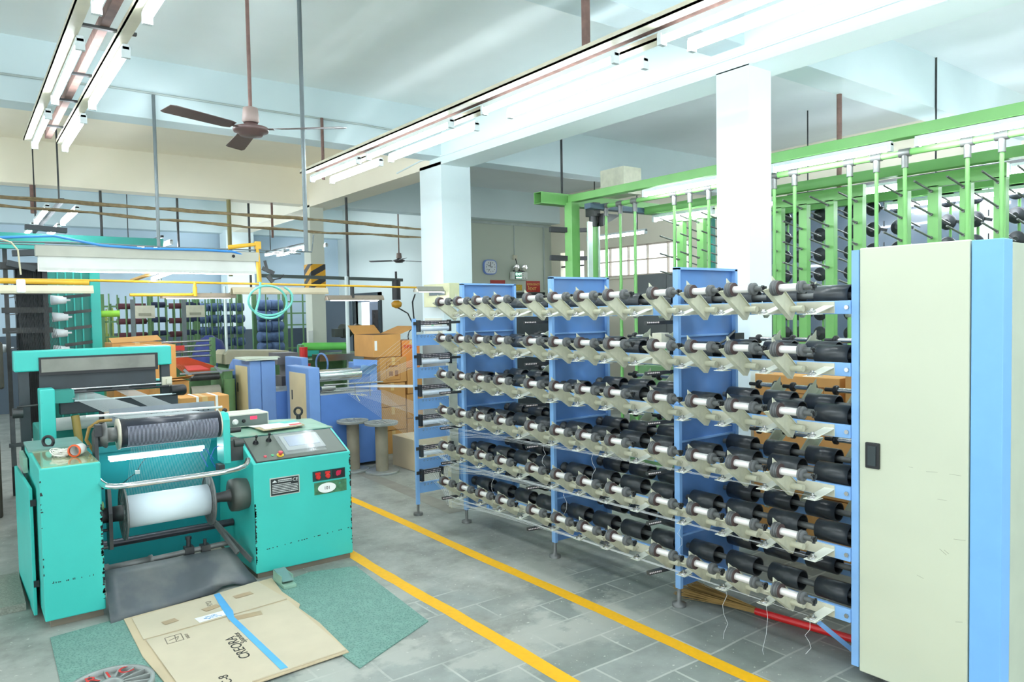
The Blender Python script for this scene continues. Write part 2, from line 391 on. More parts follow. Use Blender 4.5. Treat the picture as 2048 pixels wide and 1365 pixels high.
# hazard stripes on column 3
def stripe_mat():
    m = bpy.data.materials.new('hazard_stripes'); m.use_nodes = True; N = m.node_tree.nodes; L = m.node_tree.links
    tc = N.new('ShaderNodeTexCoord'); mp = N.new('ShaderNodeMapping'); mp.inputs['Rotation'].default_value = (0,0,0)
    sp = N.new('ShaderNodeSeparateXYZ'); L.new(tc.outputs['Object'], sp.inputs[0])
    a = N.new('ShaderNodeMath'); a.operation = 'MULTIPLY_ADD'; a.inputs[1].default_value = -.55; L.new(sp.outputs['X'], a.inputs[0]); L.new(sp.outputs['Z'], a.inputs[2])
    a2 = N.new('ShaderNodeMath'); a2.operation = 'MULTIPLY_ADD'; a2.inputs[1].default_value = .55; L.new(sp.outputs['Y'], a2.inputs[0]); L.new(a.outputs[0], a2.inputs[2])
    b = N.new('ShaderNodeMath'); b.operation = 'MULTIPLY'; b.inputs[1].default_value = 4.6; L.new(a2.outputs[0], b.inputs[0])
    c = N.new('ShaderNodeMath'); c.operation = 'FRACT'; L.new(b.outputs[0], c.inputs[0])
    g = N.new('ShaderNodeMath'); g.operation = 'GREATER_THAN'; g.inputs[1].default_value = .5; L.new(c.outputs[0], g.inputs[0])
    mx = N.new('ShaderNodeMix'); mx.data_type = 'RGBA'; L.new(g.outputs[0], mx.inputs[0])
    mx.inputs[6].default_value = s2l((225,165,30))+(1,); mx.inputs[7].default_value = s2l((50,50,52))+(1,)
    L.new(mx.outputs[2], N['Principled BSDF'].inputs['Base Color']); return m
struct('column_3_band', MB().box(5.19, 5.47, 12.94, 13.27, 2.3, 2.83), stripe_mat())
# conduits and thin wires on beams
def wire(pts, r, m, name, label, cat, group=None): return single(name, MB().tube(pts, r, 6), m, label, cat, group)
wire([(-1, 8.38, 4.17), (.9, 8.38, 4.2), (1.33, 8.38, 4.22), (2.6, 8.38, 4.215), (4.05, 8.38, 4.22), (4.7, 8.38, 4.2)], .012, M('conduit_pale', (180,190,186), .6), 'conduit', 'thin pale conduit running along the nearest ceiling cross beam', 'conduit')
wire([(5.185, 9.6, 3.93), (5.185, 8.9, 3.99), (5.185, 8.2, 3.96), (5.185, 6, 3.97), (5.185, 3.8, 3.955), (5.185, 1, 3.97), (5.185, -1, 3.97)], .01, colp, 'cable_duct', 'white cable clipped low along the main white beam', 'cable')
ymat = M('yellow_floor_paint', (240,180,10), .55, var=.06, scale=30, chips=.02, chipcol=(150,150,130))
def fline(name, x, y0, y1, wd, lab):
    mb = MB(); n = 40
    pts = []
    for i in range(n+1):
        y = y0+(y1-y0)*i/n; j = (random.random()-.5)*.008; k = math.sin(y*2.3)*.006
        pts.append((x-wd/2+j+k, x+wd/2+k+(random.random()-.5)*.008, y))
    vs = [q for a, b, y in pts for q in ((a, y, .001), (b, y, .001))]
    mb.add(vs, [(2*i, 2*i+1, 2*i+3, 2*i+2) for i in range(n)])
    return single(name, mb, ymat, lab, 'floor marking', 'yellow aisle lines')
fline('floor_line', 3.19, -1, 7.3, .095, 'yellow painted aisle line nearest the blue creel')
fline('floor_line', 2.44, -1, 5.6, .095, 'yellow painted aisle line beside the green mat and teal desk')
single('floor_channel', MB().quad((3.78, 8.9, .002), (3.92, 8.9, .002), (3.86, 5.9, .002), (3.66, 5.9, .002)), M('floor_channel_metal', (140,138,128), .6, var=.15), 'flat metal channel cover set into the floor leading to the creel', 'floor channel')
# ---------------- blue bobbin creel (the big rack)
creel = thing('bobbin_creel', 'large blue steel bobbin rack with six rows of cream spindle arms beside the aisle', 'creel', (3.9, 3.7, 0))
POSTS = [3.10, 4.325, 5.56]; RZ = [1.892-.3145*k for k in range(6)]; X0 = 3.6
ribz = [1.72, 1.05, .45]
for i, y in enumerate(POSTS):
    mb = MB().box(3.62, 4.205, y, y+.006, .12, 2.15)
    p = part('side_panel', mb, blued, creel)
    part('panel_flange', MB().box(3.61, 3.635, y-.03, y+.012, .12, 2.155).box(4.19, 4.215, y-.03, y+.012, .12, 2.155).box(3.61, 4.215, y-.03, y+.012, 2.145, 2.16), bluep, p)
    rb = MB()
    for z in ribz: rb.box(3.636, 4.19, y-.02, y, z, z+.012)
    parts('panel_rib', rb, bluep, p)
    for fx in (3.63, 4.18): part('foot', MB().lathe((fx, y, 0), (0,0,1), [(0,.045),(.02,.045),(.028,.014),(.13,.014)], 16), castg, creel)
part('diagonal_strut', MB().bar((3.6, 2.12, .22), (3.80, 2.0, .02), .03, .025), bluep, creel)
YB = [(1.94, 3.095), (3.105, 4.32), (4.33, 5.555)]
for (y0, y1) in YB:
    for z in RZ:
        part('rail', MB().box(3.575, 3.6, y0, y1, z-.034, z+.034), bluep, creel, .003)
        part('rear_rail', MB().box(4.2, 4.225, y0, y1, z-.034, z+.034), bluep, creel)
# one spindle holder, built at a local origin on the rail front; copied with its sub-parts
def arm_plate():
    mb = MB(); t = .004
    ax = Vector((-.815, 0, .58)); px = Vector((.58, 0, .815))   # along the arm / across it
    o = Vector((-.02, 0, -.018)); h = .04; L = .25
    a = o-px*h-ax*.02; b = o+px*h*.75-ax*.02; c = o+px*h+ax*L*.8; d1 = o+px*h*1.05+ax*(L+.012); e = o+px*h*-.1+ax*(L-.022); f = o-px*h*1.0+ax*(L+.008)
    mb.prism([a, b, c, d1, e, f], (0, -t, 0))
    n = (f-a); mb.prism([a, f, f+Vector((0,.026,0))-ax*.01, a+Vector((0,.026,0))], px*t)        # folded outer flange
    mb.prism([b, c, c+Vector((0,.0,0))+Vector((0,-.012,0)), b+Vector((0,-.012,0))], px*t)
    mb.cyl(o+ax*.025+Vector((0,0,0)), o+ax*.025+Vector((0,-.075,0)), .017, 14)          # pivot boss
    return mb
SX, SZ = -.2, .105
def holder(parent, loc, flip=False):
    o = part('spindle_arm', arm_plate(), cream, parent); o.location = Vector(loc)-Vector(ORG[root(parent).name]); return o
def local_part(name, mb, mat, par):
    me = mesh(name, mb, mat); fixn(me); o = bpy.data.objects.new(name, me); C.objects.link(o); o.parent = par; return o
me = mesh('spindle_arm', arm_plate(), cream); fixn(me)
me.materials[0] = armc; H0 = bpy.data.objects.new('spindle_arm', me); C.objects.link(H0); H0.parent = creel
def Y(y): return (SX, y, SZ)
local_part('spindle', MB().cyl(Y(-.045), Y(-.155), .0195, 18), alu, H0)
local_part('spindle_tip', MB().lathe(Y(-.17), (0,-1,0), [(0,.0145),(.05,.0145),(.052,.017),(.058,.017)], 14), castg, H0)
rr = MB().lathe(Y(-.004), (0,-1,0), [(0,.03),(.002,.040),(.010,.040),(.012,.032),(.014,.032),(.016,.040),(.024,.040),(.026,.031),(.028,.031),(.030,.037),(.037,.037),(.038,.025)], 20)
local_part('brown_washer', MB().lathe(Y(-.0425), (0,-1,0), [(0,.02),(0,.0375),(.004,.0375)], 18), M('washer_brown', (78,60,58), .6, var=.2), H0)
local_part('rubber_ring', rr, greyrub, H0)
rr = MB().lathe(Y(-.15), (0,-1,0), [(0,.024),(.002,.032),(.010,.032),(.012,.026),(.014,.026),(.016,.032),(.026,.032),(.028,.02)], 20)
local_part('rubber_ring', rr, greyrub, H0)
kn = MB().lathe(Y(-.224), (0,-1,0), [(0,.010),(.016,.010)], 8)
for i in range(3):
    g = i*2*PI/3+.4; kn.bar((SX, -.228, SZ), (SX+.02*math.cos(g), -.228, SZ+.02*math.sin(g)), .012, .012, (0,1,0))
local_part('end_knob', kn, black, H0)
local_part('mounting_plate', MB().box(-.006, 0, -.225, -.015, -.03, .03).lathe((-.007, -.07, -.0), (-1,0,0), [(0,.011),(.004,.011)], 10).lathe((-.007, -.2, .0), (-1,0,0), [(0,.006),(.004,.006)], 8).lathe((-.007, -.175, .0), (-1,0,0), [(0,.006),(.004,.006)], 8), cream, H0)
tb = MB().prism([(-.006, -.225, .012), (-.006, -.17, .012), (-.12, -.135, -.03), (-.13, -.19, -.03)], (0, 0, -.004)).box(-.135, -.06, -.195, -.13, -.034, -.031)
local_part('tension_bracket', tb, M('white_bracket', (226,228,214), .4, var=.06), H0)
local_part('tension_disc', MB().lathe((-.105, -.163, -.03), (0,0,1), [(0,.024),(.004,.026),(.006,.018),(.010,.018),(.012,.022),(.015,.016),(.016,.009),(.026,.009),(.027,.004)], 18).tube([(-.105,-.163,-.02),(-.135,-.15,-.018),(-.14,-.17,-.01),(-.12,-.19,-.012)], .0016, 4), steel, H0)
def dup_part(o, loc, rot=None):
    c = o.copy(); C.objects.link(c); c.parent = o.parent; c.location = loc
    if rot: c.rotation_euler = rot
    for ch in list(o.children):
        k = ch.copy(); C.objects.link(k); k.parent = c
    return c
CO = Vector(ORG['bobbin_creel'])
HY = [y - d for y in POSTS for d in (0.0, .29, .565, .845)]
first = True
for k, z in enumerate(RZ):
    for y in HY:
        loc = Vector((3.575, y-.01, z))-CO
        if first: H0.location = loc; first = False
        else: dup_part(H0, loc)
# rear holders facing away (rotated half a turn): only those glimpsed through the rack
RH = bpy.data.objects.new('rear_spindle_arm', mesh('rear_spindle_arm', arm_plate(), M('grey_green_arm', (176,182,160), .45, var=.1))); C.objects.link(RH); RH.parent = creel
local_part('spindle', MB().cyl(Y(-.045), Y(-.155), .0155, 12), steel, RH)
local_part('rubber_ring', MB().lathe(Y(-.004), (0,-1,0), [(0,.028),(.002,.035),(.035,.033),(.045,.02)], 16), black, RH)
local_part('rubber_ring', MB().lathe(Y(-.15), (0,-1,0), [(0,.024),(.002,.031),(.02,.031),(.03,.02)], 16), black, RH)
local_part('spindle_tip', MB().cyl(Y(-.18), Y(-.235), .013, 10), black, RH)
first = True
for k, z in enumerate(RZ):
    for b, (y0, y1) in enumerate(YB):
        for j, dy in enumerate((.12, .42, .72, .98)):
            if b == 2 and (j in (0,) or k not in (1, 2)): continue
            if b == 1 and (k > 3 or j == 0): continue
            if b == 0 and k > 4: continue
            loc = Vector((4.225, y0+dy-.03, z))-CO
            if first: RH.location = loc; RH.rotation_euler = (0,0,PI); first = False
            else: dup_part(RH, loc, (0,0,PI))
# drive rollers on their shafts
def rollers(x, dz, ys, pre, mat):
    o0 = None
    for z in RZ:
        for b, (y0, y1) in enumerate(YB):
            part(pre+'shaft', MB().cyl((x, y0+.01, z+dz), (x, y1-.01, z+dz), .017, 10), castg, creel)
            for y in ys:
                yy = y0+y
                if yy+.2 > y1+.08: continue
                if o0 is None:
                    me = mesh(pre+'roller', MB().hollow((0,0,0), (0,.185,0), .056, .05, 28), mat); o0 = bpy.data.objects.new(pre+'roller', me); C.objects.link(o0); o0.parent = creel; o = o0
                else: o = o0.copy(); C.objects.link(o)
                o.location = Vector((x, yy, z+dz))-CO
            if b: part(pre+'bearing', MB().lathe((x, y1-.035, z+dz), (0,-1,0), [(0,.04),(.02,.04),(.03,.025),(.05,.025)], 10), dsteel, creel)
rollers(3.70, .062, (.055, .34, .625, .905), 'drive_', rubber)
rollers(4.08, .062, (.055, .34, .625, .905), 'rear_drive_', rubber)
# small eyelet combs standing out from each post
for i, y in enumerate(POSTS):
    for k, z in enumerate(RZ):
        zz = z-.075
        p = part('eyelet_comb', MB().bar((3.42, y+.07, zz-.004), (3.66, y+.03, zz), .03, .022), dsteel, creel)
        mb = MB()
        for j in range(7): mb.lathe((3.42+.014*j, y+.052-.0022*j, zz), (0,-1,0), [(0,.005),(.004,.005),(.004,.003)], 8)
        part('eyelet', mb, M('eyelet_ceramic', (226,214,214), .3), p)
# conduit swag on the first panel and switch box
part('cable_swag', MB().tube([(3.55,3.14,1.74),(3.58,3.12,1.73),(3.66,3.07,1.665),(3.78,3.06,1.63),(3.92,3.06,1.64),(4.05,3.06,1.68),(4.18,3.07,1.745)], .008, 6), castg, creel)
part('switch_box', MB().box(3.52, 3.6, 3.13, 3.21, 1.55, 1.75), cream, creel, .006)
part('switch_symbol', MB().prism([(3.535,3.128,1.69),(3.575,3.128,1.69),(3.57,3.128,1.65),(3.555,3.128,1.635),(3.54,3.128,1.65)], (0,-.002,0)), M('symbol_green', (60,160,90), .5), creel)
part('cable_tray', MB().box(4.17, 4.27, 3.06, 3.12, 1.56, 1.73), darkgr, creel)
# ---------------- cabinet at the creel end
cab = thing('creel_drive_cabinet', 'tall cream and blue cabinet with recessed black handle at the right edge', 'cabinet', (4.0, 1.6, 0))
CS = .974
part('cabinet_body', MB().box(3.635, 4.4, 1.285, 1.92, .1, 2.15), bluep, cab, .006)
part('edge_post', MB().box(3.585, 3.64, 1.902, 1.938, .07, 2.175), bluep, cab)
part('door', MB().box(3.59, 3.62, 1.40, 1.90, .05, 2.183), creamd, cab, .006)
hd = part('door_handle', MB().box(3.578, 3.594, 1.795, 1.865, 1.095, 1.223), black, cab, .004)
part('handle_recess', MB().box(3.574, 3.577, 1.81, 1.85, 1.11, 1.208), M('recess_grey', (50,60,62), .3), hd)
part('corner_panel', MB().prism([(3.59,1.394,.05),(3.59,1.268,.05),(3.688,1.268,.05),(3.688,1.285,.05),(3.63,1.285,.05),(3.63,1.394,.05)], (0,0,2.128)), M('corner_blue', (124,182,240), .4, var=.04, chips=.1, chipcol=(70,50,50)), cab, .004)
part('side_door', MB().box(3.695, 4.39, 1.27, 1.284, .07, 2.165), M('side_panel_sage', (184,192,172), .5, var=.06), cab, .003)
scr = MB()
for (y, z, l, t) in ((1.58,1.12,.05,.1),(1.48,1.125,.05,.0),(1.53,1.0,.04,.02),(1.52,.77,.03,-.7),(1.50,.77,.02,-.7),(1.46,.83,.05,.1),(1.62,.62,.03,-.3),(1.66,1.13,.02,-.05),(1.45,.45,.03,.3)):
    scr.bar((3.5895, y, z), (3.5895, y-l, z+l*t), .001, .0012)
part('scratch', scr, M('scratch_dark', (150,150,128), .7), cab)
for x, y in ((3.7,1.8),(3.7,1.36),(4.3,1.8),(4.3,1.36)): part('foot', MB().cyl((x,y,0), (x,y,.11), .03, 10), castg, cab)
for z in RZ: part('bolt', MB().lathe((3.573,1.955,z),(-1,0,0),[(0,.012),(.008,.012)],6), steel, creel)
# ---------------- yarn guide stand at the far end of the creel
gs = thing('yarn_guide_stand', 'slim blue guide stand with stacked white rollers and eyelet combs', 'guide stand', (3.6, 6.07, 0))
part('pole', MB().bar((3.42, 6.07, .1), (3.42, 6.07, 1.85), .03, .03, (0,1,0)), bluep, gs)
part('foot', MB().cyl((3.42,6.07,0), (3.42,6.07,.02), .045, 16).cyl((3.42,6.07,.02), (3.42,6.07,.14), .012), castg, gs)
part('cream_post', MB().box(3.79, 3.88, 6.06, 6.12, 0, 1.42), cream, gs)
parts('rear_post', MB().box(3.92, 3.96, 5.62, 5.66, 0.05, 2.1).box(3.9, 3.96, 6.05, 6.09, .1, 1.8), bluep, gs)
for i, z in enumerate((1.80, 1.49, 1.195, .915, .625, .395)):
    last = i == 5; x1 = 3.78 if not last else 3.66
    part('crossbar', MB().box(3.43, 3.9, 6.075, 6.095, z-.205 if not last else .2, z-.1 if not last else .3), bluep, gs)
    if not last: part('white_roller', MB().cyl((3.47, 6.05, z-.045), (x1, 6.05, z-.045), .024, 16), yarnw, gs)
    c = part('comb', MB().box(3.46, x1, 6.03, 6.05, z-.01, z+.028), black, gs)
    mb = MB()
    for j in range(20 if not last else 12):
        for q in (0, 1): mb.lathe((3.475+j*.0155, 6.028, z+.002+q*.016), (0,-1,0), [(0,.0045),(.003,.0045)], 6)
    part('eyelet', mb, M('eyelet_ceramic'), c)
    parts('bracket', MB().box(3.44, 3.465, 6.02, 6.07, z-.075, z+.035).box(x1, x1+.02, 6.02, 6.07, z-.075, z+.035).box(3.40, 3.45, 6.04, 6.05, z-.01, z+.02), dsteel, gs)
    mb = MB()
    for j in range(10): mb.torus((3.5+j*.036, 6.072, z-.118), (0,1,0), .008, .0016, 10, 4)
    part('hook_ring', mb, steel, gs)
# yarn runs
def sheet(name, segs, r, label, m=thr, group='yarn sheets'):
    mb = MB()
    for a in segs:
        for p, q in zip(a[:-1], a[1:]): mb.thread(p, q, r)
    return single(name, mb, m, label, 'yarn', group, kind='stuff')
names = ('topmost', 'second highest', 'third highest', 'fourth highest', 'fifth', 'lowest')
gz = (1.80, 1.49, 1.195, .915, .625, .395)
for k in (3, 4, 5):
    segs = []
    for j, y in enumerate(HY):
        if k == 3 and j % 4 < 1: continue
        z = RZ[k]-.02; x = 3.47; 
        for q in (0, 1) if k > 3 else (0,):
            segs.append([(x, y-.17, z), (3.47+.02*(j % 4)+.006*q, 5.63, z-.035-.011*j-.006*q), (3.48+.022*j, 6.04, gz[k]+.01)])
    sheet('yarn_sheet', segs, .0008, 'thin white yarns running along the %s row of the blue rack' % names[k])
# yarns from guide stand up to the blue warper
for k, (z1, z2) in enumerate(((1.80, 1.06), (1.49, 1.04), (1.195, 1.02), (.915, .98), (.625, .96))):
    segs = []
    n = 18
    for j in range(n):
        x = 3.48+.28*j/n
        if k == 0 and j % 3: continue
        if k == 1 and j % 2: continue
        segs.append([(x, 6.03, z1+.01), (3.75+.45*j/n, 8.38, z2)])
    sheet('yarn_sheet', segs, .0009, 'fan of white yarns from the %s guide roller to the blue warping machine' % names[k])
segs = []
for x in (.46,.53,.66,.75):
    pass
hang = [(3.47, 2.36, .30, .55), (3.46, 2.62, .31, .33), (3.47, 2.95, .6, .2), (3.46, 3.7, .92, .22), (3.46, 4.0, .62, .3), (3.47, 4.25, .9, .2), (3.46, 2.1, .3, .2), (3.46, 4.9, .6, .3)]
for i, (x, y, z, l) in enumerate(hang):
    pts = [(x, y, z)]+[(x+.012*math.sin(q*1.7+i), y+.012*math.cos(q*2.1+i), z-l*q/6) for q in range(1, 7)]
    single('loose_yarn', MB().tube(pts, .0011, 4), thr, 'loose white yarn end dangling from the blue rack arms', 'yarn', 'dangling yarn ends')
# ---------------- teal warping machine
wm = thing('warping_machine', 'large turquoise warping machine with black banded roller and operator desk', 'machine', (1.4, 5.8, 0))
lc = part('left_cabinet', MB().box(.37, .70, 5.29, 6.45, .05, .995), teal, wm, .008)
part('plinth', MB().box(.4, .69, 5.33, 6.4, 0, .06), M('plinth_wood', (120,112,96), .7), wm)
part('worn_top_plate', MB().box(.385, .69, 5.31, 6.0, .995, 1.0), M('olive_glossy_top', (158,172,130), .12, var=.25, scale=5, dust=.4, coat=.6), lc)
part('rear_top_plate', MB().box(.365, .70, 6.0, 6.46, .995, 1.012), M('grey_teal_top', (112,150,142), .4, var=.1), lc)
dr = part('side_door', MB().bar((.34, 5.56, .425), (.315, 6.5, .425), .02, .82), teal, wm, .004)
part('side_door_upper', MB().box(.335, .36, 6.05, 6.45, .85, .95), tealtop, wm)
for z in (.20, .72): part('hinge', MB().box(.335, .365, 5.545, 5.57, z, z+.04), black, dr)
part('lifting_eye', MB().torus((.49, 6.1, 1.045), (.6, .8, 0), .036, .011, 20, 8).cyl((.49, 6.1, 1.0), (.49, 6.1, 1.015), .02), black, wm)
part('lifting_eye', MB().torus((2.3, 6.1, 1.085), (.6, .8, 0), .032, .010, 20, 8).cyl((2.3, 6.1, 1.02), (2.3, 6.1, 1.055), .02), black, wm)
# operator desk
prof = [(1.665, 5.33, .04), (1.665, 5.33, .837), (1.665, 5.67, .98), (1.665, 6.15, 1.005), (1.665, 6.3, .99), (1.665, 6.3, .04)]
cs = part('operator_desk', MB().prism(prof, (.75, 0, 0)), teal, wm, .006)
part('plinth', MB().box(1.68, 2.4, 5.35, 6.28, 0, .045), M('plinth_wood'), wm)
part('worn_top_plate', MB().prism([(1.66, 5.675, .985), (2.41, 5.675, .985), (2.41, 6.1, 1.008), (2.2, 6.31, 1.0), (1.66, 6.31, 1.0)], (0,0,.006)), tealtop, cs)
def onp(x, s, h=0):      # point on the sloped control panel, s from front (0) to back (1)
    return Vector((x, 5.33+.34*s-h*.388, .837+.143*s+h*.922))
def slab(x0, x1, s0, s1, h0, h1):
    a, b, c, d = onp(x0, s0, h0), onp(x1, s0, h0), onp(x1, s1, h0), onp(x0, s1, h0)
    return MB().prism([a, b, c, d], onp(0, 0, h1)-onp(0, 0, h0))
pn = part('control_panel', slab(1.70, 2.385, .05, .97, 0, .006), M('panel_olive_grey', (84,94,84), .45, var=.08), wm, .002)
part('panel_seal', slab(1.69, 2.395, .03, .99, 0, .003), black, pn)
part('screen_bezel', slab(1.955, 2.255, .28, .86, .006, .014), M('bezel_grey', (150,158,156), .4), pn)
part('screen', slab(1.985, 2.225, .42, .8, .014, .017), M('screen_pale', (150,164,186), .2), pn)
part('clear_cover', slab(1.915, 2.235, .1, .93, .022, .026), M('clear_plastic', (225,232,232), .08, alpha=.13), pn)
nrm = Vector((0, -.388, .922))
def stick(x, s):
    o = onp(x, s, .006); m = MB().lathe(o, nrm, [(0,.021),(.006,.021),(.008,.016),(.012,.019),(.015,.013),(.019,.016),(.023,.009),(.03,.006),(.05,.004),(.052,.009),(.06,.011),(.068,.007)], 16)
    return part('joystick', m, black, pn)
stick(1.765, .72); stick(1.868, .76)
part('push_button', MB().lathe(onp(1.775, .19, .006), nrm, [(0,.012),(.006,.012),(.008,.009)], 14), M('button_rose', (206,78,88), .4), pn, label='red push button')
part('push_button', MB().lathe(onp(1.83, .2, .006), nrm, [(0,.012),(.004,.012)], 14), M('button_green', (60,160,110), .4), pn, label='green push button')
es = part('emergency_stop', MB().lathe(onp(1.885, .18, .006), nrm, [(0,.026),(.004,.026)], 20), M('estop_yellow', (226,196,50), .5), pn)
part('mushroom_button', MB().lathe(onp(1.885, .18, .01), nrm, [(0,.010),(.014,.010),(.016,.018),(.024,.018),(.028,.012)], 18), M('button_rose'), es)
YF = 5.33-.0
npl = part('name_plate', MB().box(1.78, 2.002, YF-.004, YF, .583, .718), M('plate_rim', (190,196,190), .35), wm, label='black maker plate with pale lettering')
part('plate_face', MB().box(1.787, 1.995, YF-.006, YF-.004, .59, .711), M('plate_black', (30,38,38), .4, var=.05), npl)
wt = M('plate_white', (220,226,222), .5, var=.02)
text('plate_mark', 'CE', .034, (1.949, YF-.0065, .677), (1,0,0), (0,0,1), wt, npl)
mb = MB(); random.seed(3)
mb.prism([(1.797, YF-.007, .684), (1.832, YF-.007, .684), (1.826, YF-.007, .692), (1.815, YF-.007, .701), (1.803, YF-.007, .692)], (0,-.001,0))
for r, z in enumerate((.694, .683, .664, .652, .640, .628, .616, .604)):
    x = 1.84 if r < 2 else 1.797; xe = 1.94 if r < 2 else (1.985 if r != 2 else 1.93)
    while x < xe:
        wd = random.uniform(.004, .007); mb.box(x, x+wd, YF-.0075, YF-.006, z, z+(.008 if r == 0 else .0055)); x += wd+.002
part('plate_text', mb, wt, npl)
sp = part('switch_recess', MB().box(2.105, 2.365, YF-.004, YF, .645, .72), M('recess_dark', (22,60,60), .4), wm)
for x in (2.145, 2.222):
    part('push_button', MB().box(x-.02, x+.02, YF-.008, YF-.004, .692, .71).lathe((x, YF-.004, .676), (0,-1,0), [(0,.018),(.016,.018),(.02,.013)], 18), redp, sp, label='round red push button')
mb = MB().box(2.262, 2.355, YF-.01, YF-.004, .65, .715)
ms = part('main_switch', mb, black, sp)
part('switch_knob', MB().bar((2.29, YF-.014, .67), (2.325, YF-.014, .705), .012, .014, (0,1,0)).lathe((2.307, YF-.01, .687), (0,-1,0), [(0,.02),(.004,.02)], 16), M('knob_crimson', (190,30,70), .4), ms)
part('green_label', MB().box(2.115, 2.375, YF-.003, YF, .54, .632), M('peeled_label', (66,120,84), .6, var=.35, scale=30, chips=.5, chipcol=(30,180,165)), wm)
ov = MB().lathe((0,0,0), (0,-1,0), [(0,.072),(.003,.072)], 28); ov.v = [(x+2.215, y+YF-.003, z*.52+.585) for x, y, z in ov.v]
ovp = part('number_badge', ov, paper, wm, label='white oval badge numbered 101')
text('badge_number', '101', .034, (2.215, YF-.0065, .573), (1,0,0), (0,0,1), inkb, ovp, 'CENTER')
# back sheet behind the beam, curved
mb = MB(); pts = []
for i in range(9):
    t = i/8; pts.append((6.1+.12*math.sin(t*PI*.5), .95-.9*t))
vs = []
for y, z in pts: vs += [(.72, y, z), (1.664, y, z)]
mb.add(vs, [(2*i, 2*i+1, 2*i+3, 2*i+2) for i in range(8)], True); mb.box(.72, 1.664, 6.1, 6.11, .92, .965)
part('back_sheet', mb, M('back_sheet_teal', (28,150,156), .4, var=.08, scale=3), wm)
lt = part('work_light', MB().box(.84, 1.5, 5.965, 6.0, .885, .91), white, wm)
part('tube', MB().cyl((.85, 5.955, .885), (1.48, 5.955, .885), .012, 10), glow2, lt)
part('light_cable', MB().tube([(1.1,5.99,.88),(1.05,5.98,.82),(1.02,5.96,.77),(.97,5.96,.74),(.9,5.97,.68)], .003, 5), black, wm)
part('cable_plug', MB().box(1.01, 1.04, 5.955, 5.975, .76, .785), paper, wm)
# black banded guide roller
gr = part('guide_roller', MB().lathe((.865, 5.62, 1.115), (1,0,0), [(0,.05),(.002,.097),(.645,.097),(.648,.05)], 40), M('roller_black', (44,48,58), .28, var=.15, scale=20), wm)
parts('end_cap', MB().lathe((.845, 5.62, 1.115), (1,0,0), [(0,.04),(.004,.105),(.018,.105),(.022,.09)], 36).lathe((1.512, 5.62, 1.115), (1,0,0), [(0,.10),(.008,.10)], 36), M('cap_pale', (206,200,180), .35, metal=.3), gr)
part('bearing', MB().lathe((.71, 5.62, 1.115), (1,0,0), [(0,.03),(.03,.03),(.03,.06),(.05,.075),(.065,.085),(.075,.085),(.075,.05),(.13,.05),(.135,.06)], 24), castg, gr)
mb = MB()
for i in range(72):
    x = .905+i*.0082
    mb.torus((x, 5.62, 1.115), (1,0,0), .0978, .0013, 20, 3, -.6, PI+.5)
part('yarn_winding', mb, M('winding_yarn', (206,210,226), .5), gr, kind='stuff')
part('white_rod', MB().cyl((.70, 5.86, 1.225), (1.56, 5.72, 1.225), .009, 8).lathe((1.56,5.72,1.225),(1,0,0),[(0,.01),(.012,.01)],10), M('rod_white', (226,228,224), .35), wm)
part('ball_knob', MB().lathe((1.64, 5.9, 1.14), (0,0,1), [(0,.006),(.02,.006),(.024,.014),(.036,.02),(.048,.014),(.054,.004)], 14), black, wm)
part('roller_bracket', MB().prism([(.705, 5.56, .62), (.705, 5.68, .62), (.705, 5.68, 1.13), (.705, 5.6, 1.17), (.705, 5.56, 1.15)], (.025,0,0)).box(.71, .75, 5.53, 5.6, 1.12, 1.2), dsteel, wm, .004)
part('roller_arm', MB().prism([(1.52, 5.52, .83), (1.52, 5.70, .83), (1.52, 5.70, 1.15), (1.52, 5.66, 1.2), (1.52, 5.56, 1.2), (1.52, 5.52, 1.15)], (.05,0,0)), teal, wm, .006)
part('arm_mount', MB().box(1.57, 1.665, 5.55, 5.72, .84, .99).cyl((1.58,5.6,1.06), (1.665,5.6,1.06), .02).cyl((1.6,5.55,.97), (1.665,5.55,.97), .03).box(1.48,1.52,5.51,5.6,.78,.83), dsteel, wm)
part('air_hose', MB().tube([(1.44,5.66,.80),(1.40,5.68,.9),(1.44,5.7,.93),(1.49,5.68,.84)], .004, 6).tube([(1.5,5.66,.78),(1.46,5.66,.86),(1.49,5.66,.93),(1.53,5.66,.95)], .004, 6), M('hose_blue', (40,110,190), .4), wm)
part('brass_conduit', MB().tube([(.72,5.74,1.0),(.68,5.74,1.08),(.70,5.74,1.16),(.76,5.74,1.2),(.84,5.74,1.2)], .011, 8), M('conduit_brass', (150,120,58), .45, metal=.3), wm)
# handrail
hr = [(.70,5.42,.86),(.70,5.30,.858),(.715,5.19,.856),(.76,5.14,.855),(.83,5.13,.854),(1.0,5.13,.853),(1.2,5.13,.853),(1.4,5.13,.853),(1.5,5.15,.856),(1.57,5.2,.86),(1.61,5.28,.866),(1.64,5.36,.87)]
part('handrail', MB().tube(hr, .019, 12), chrome, wm)
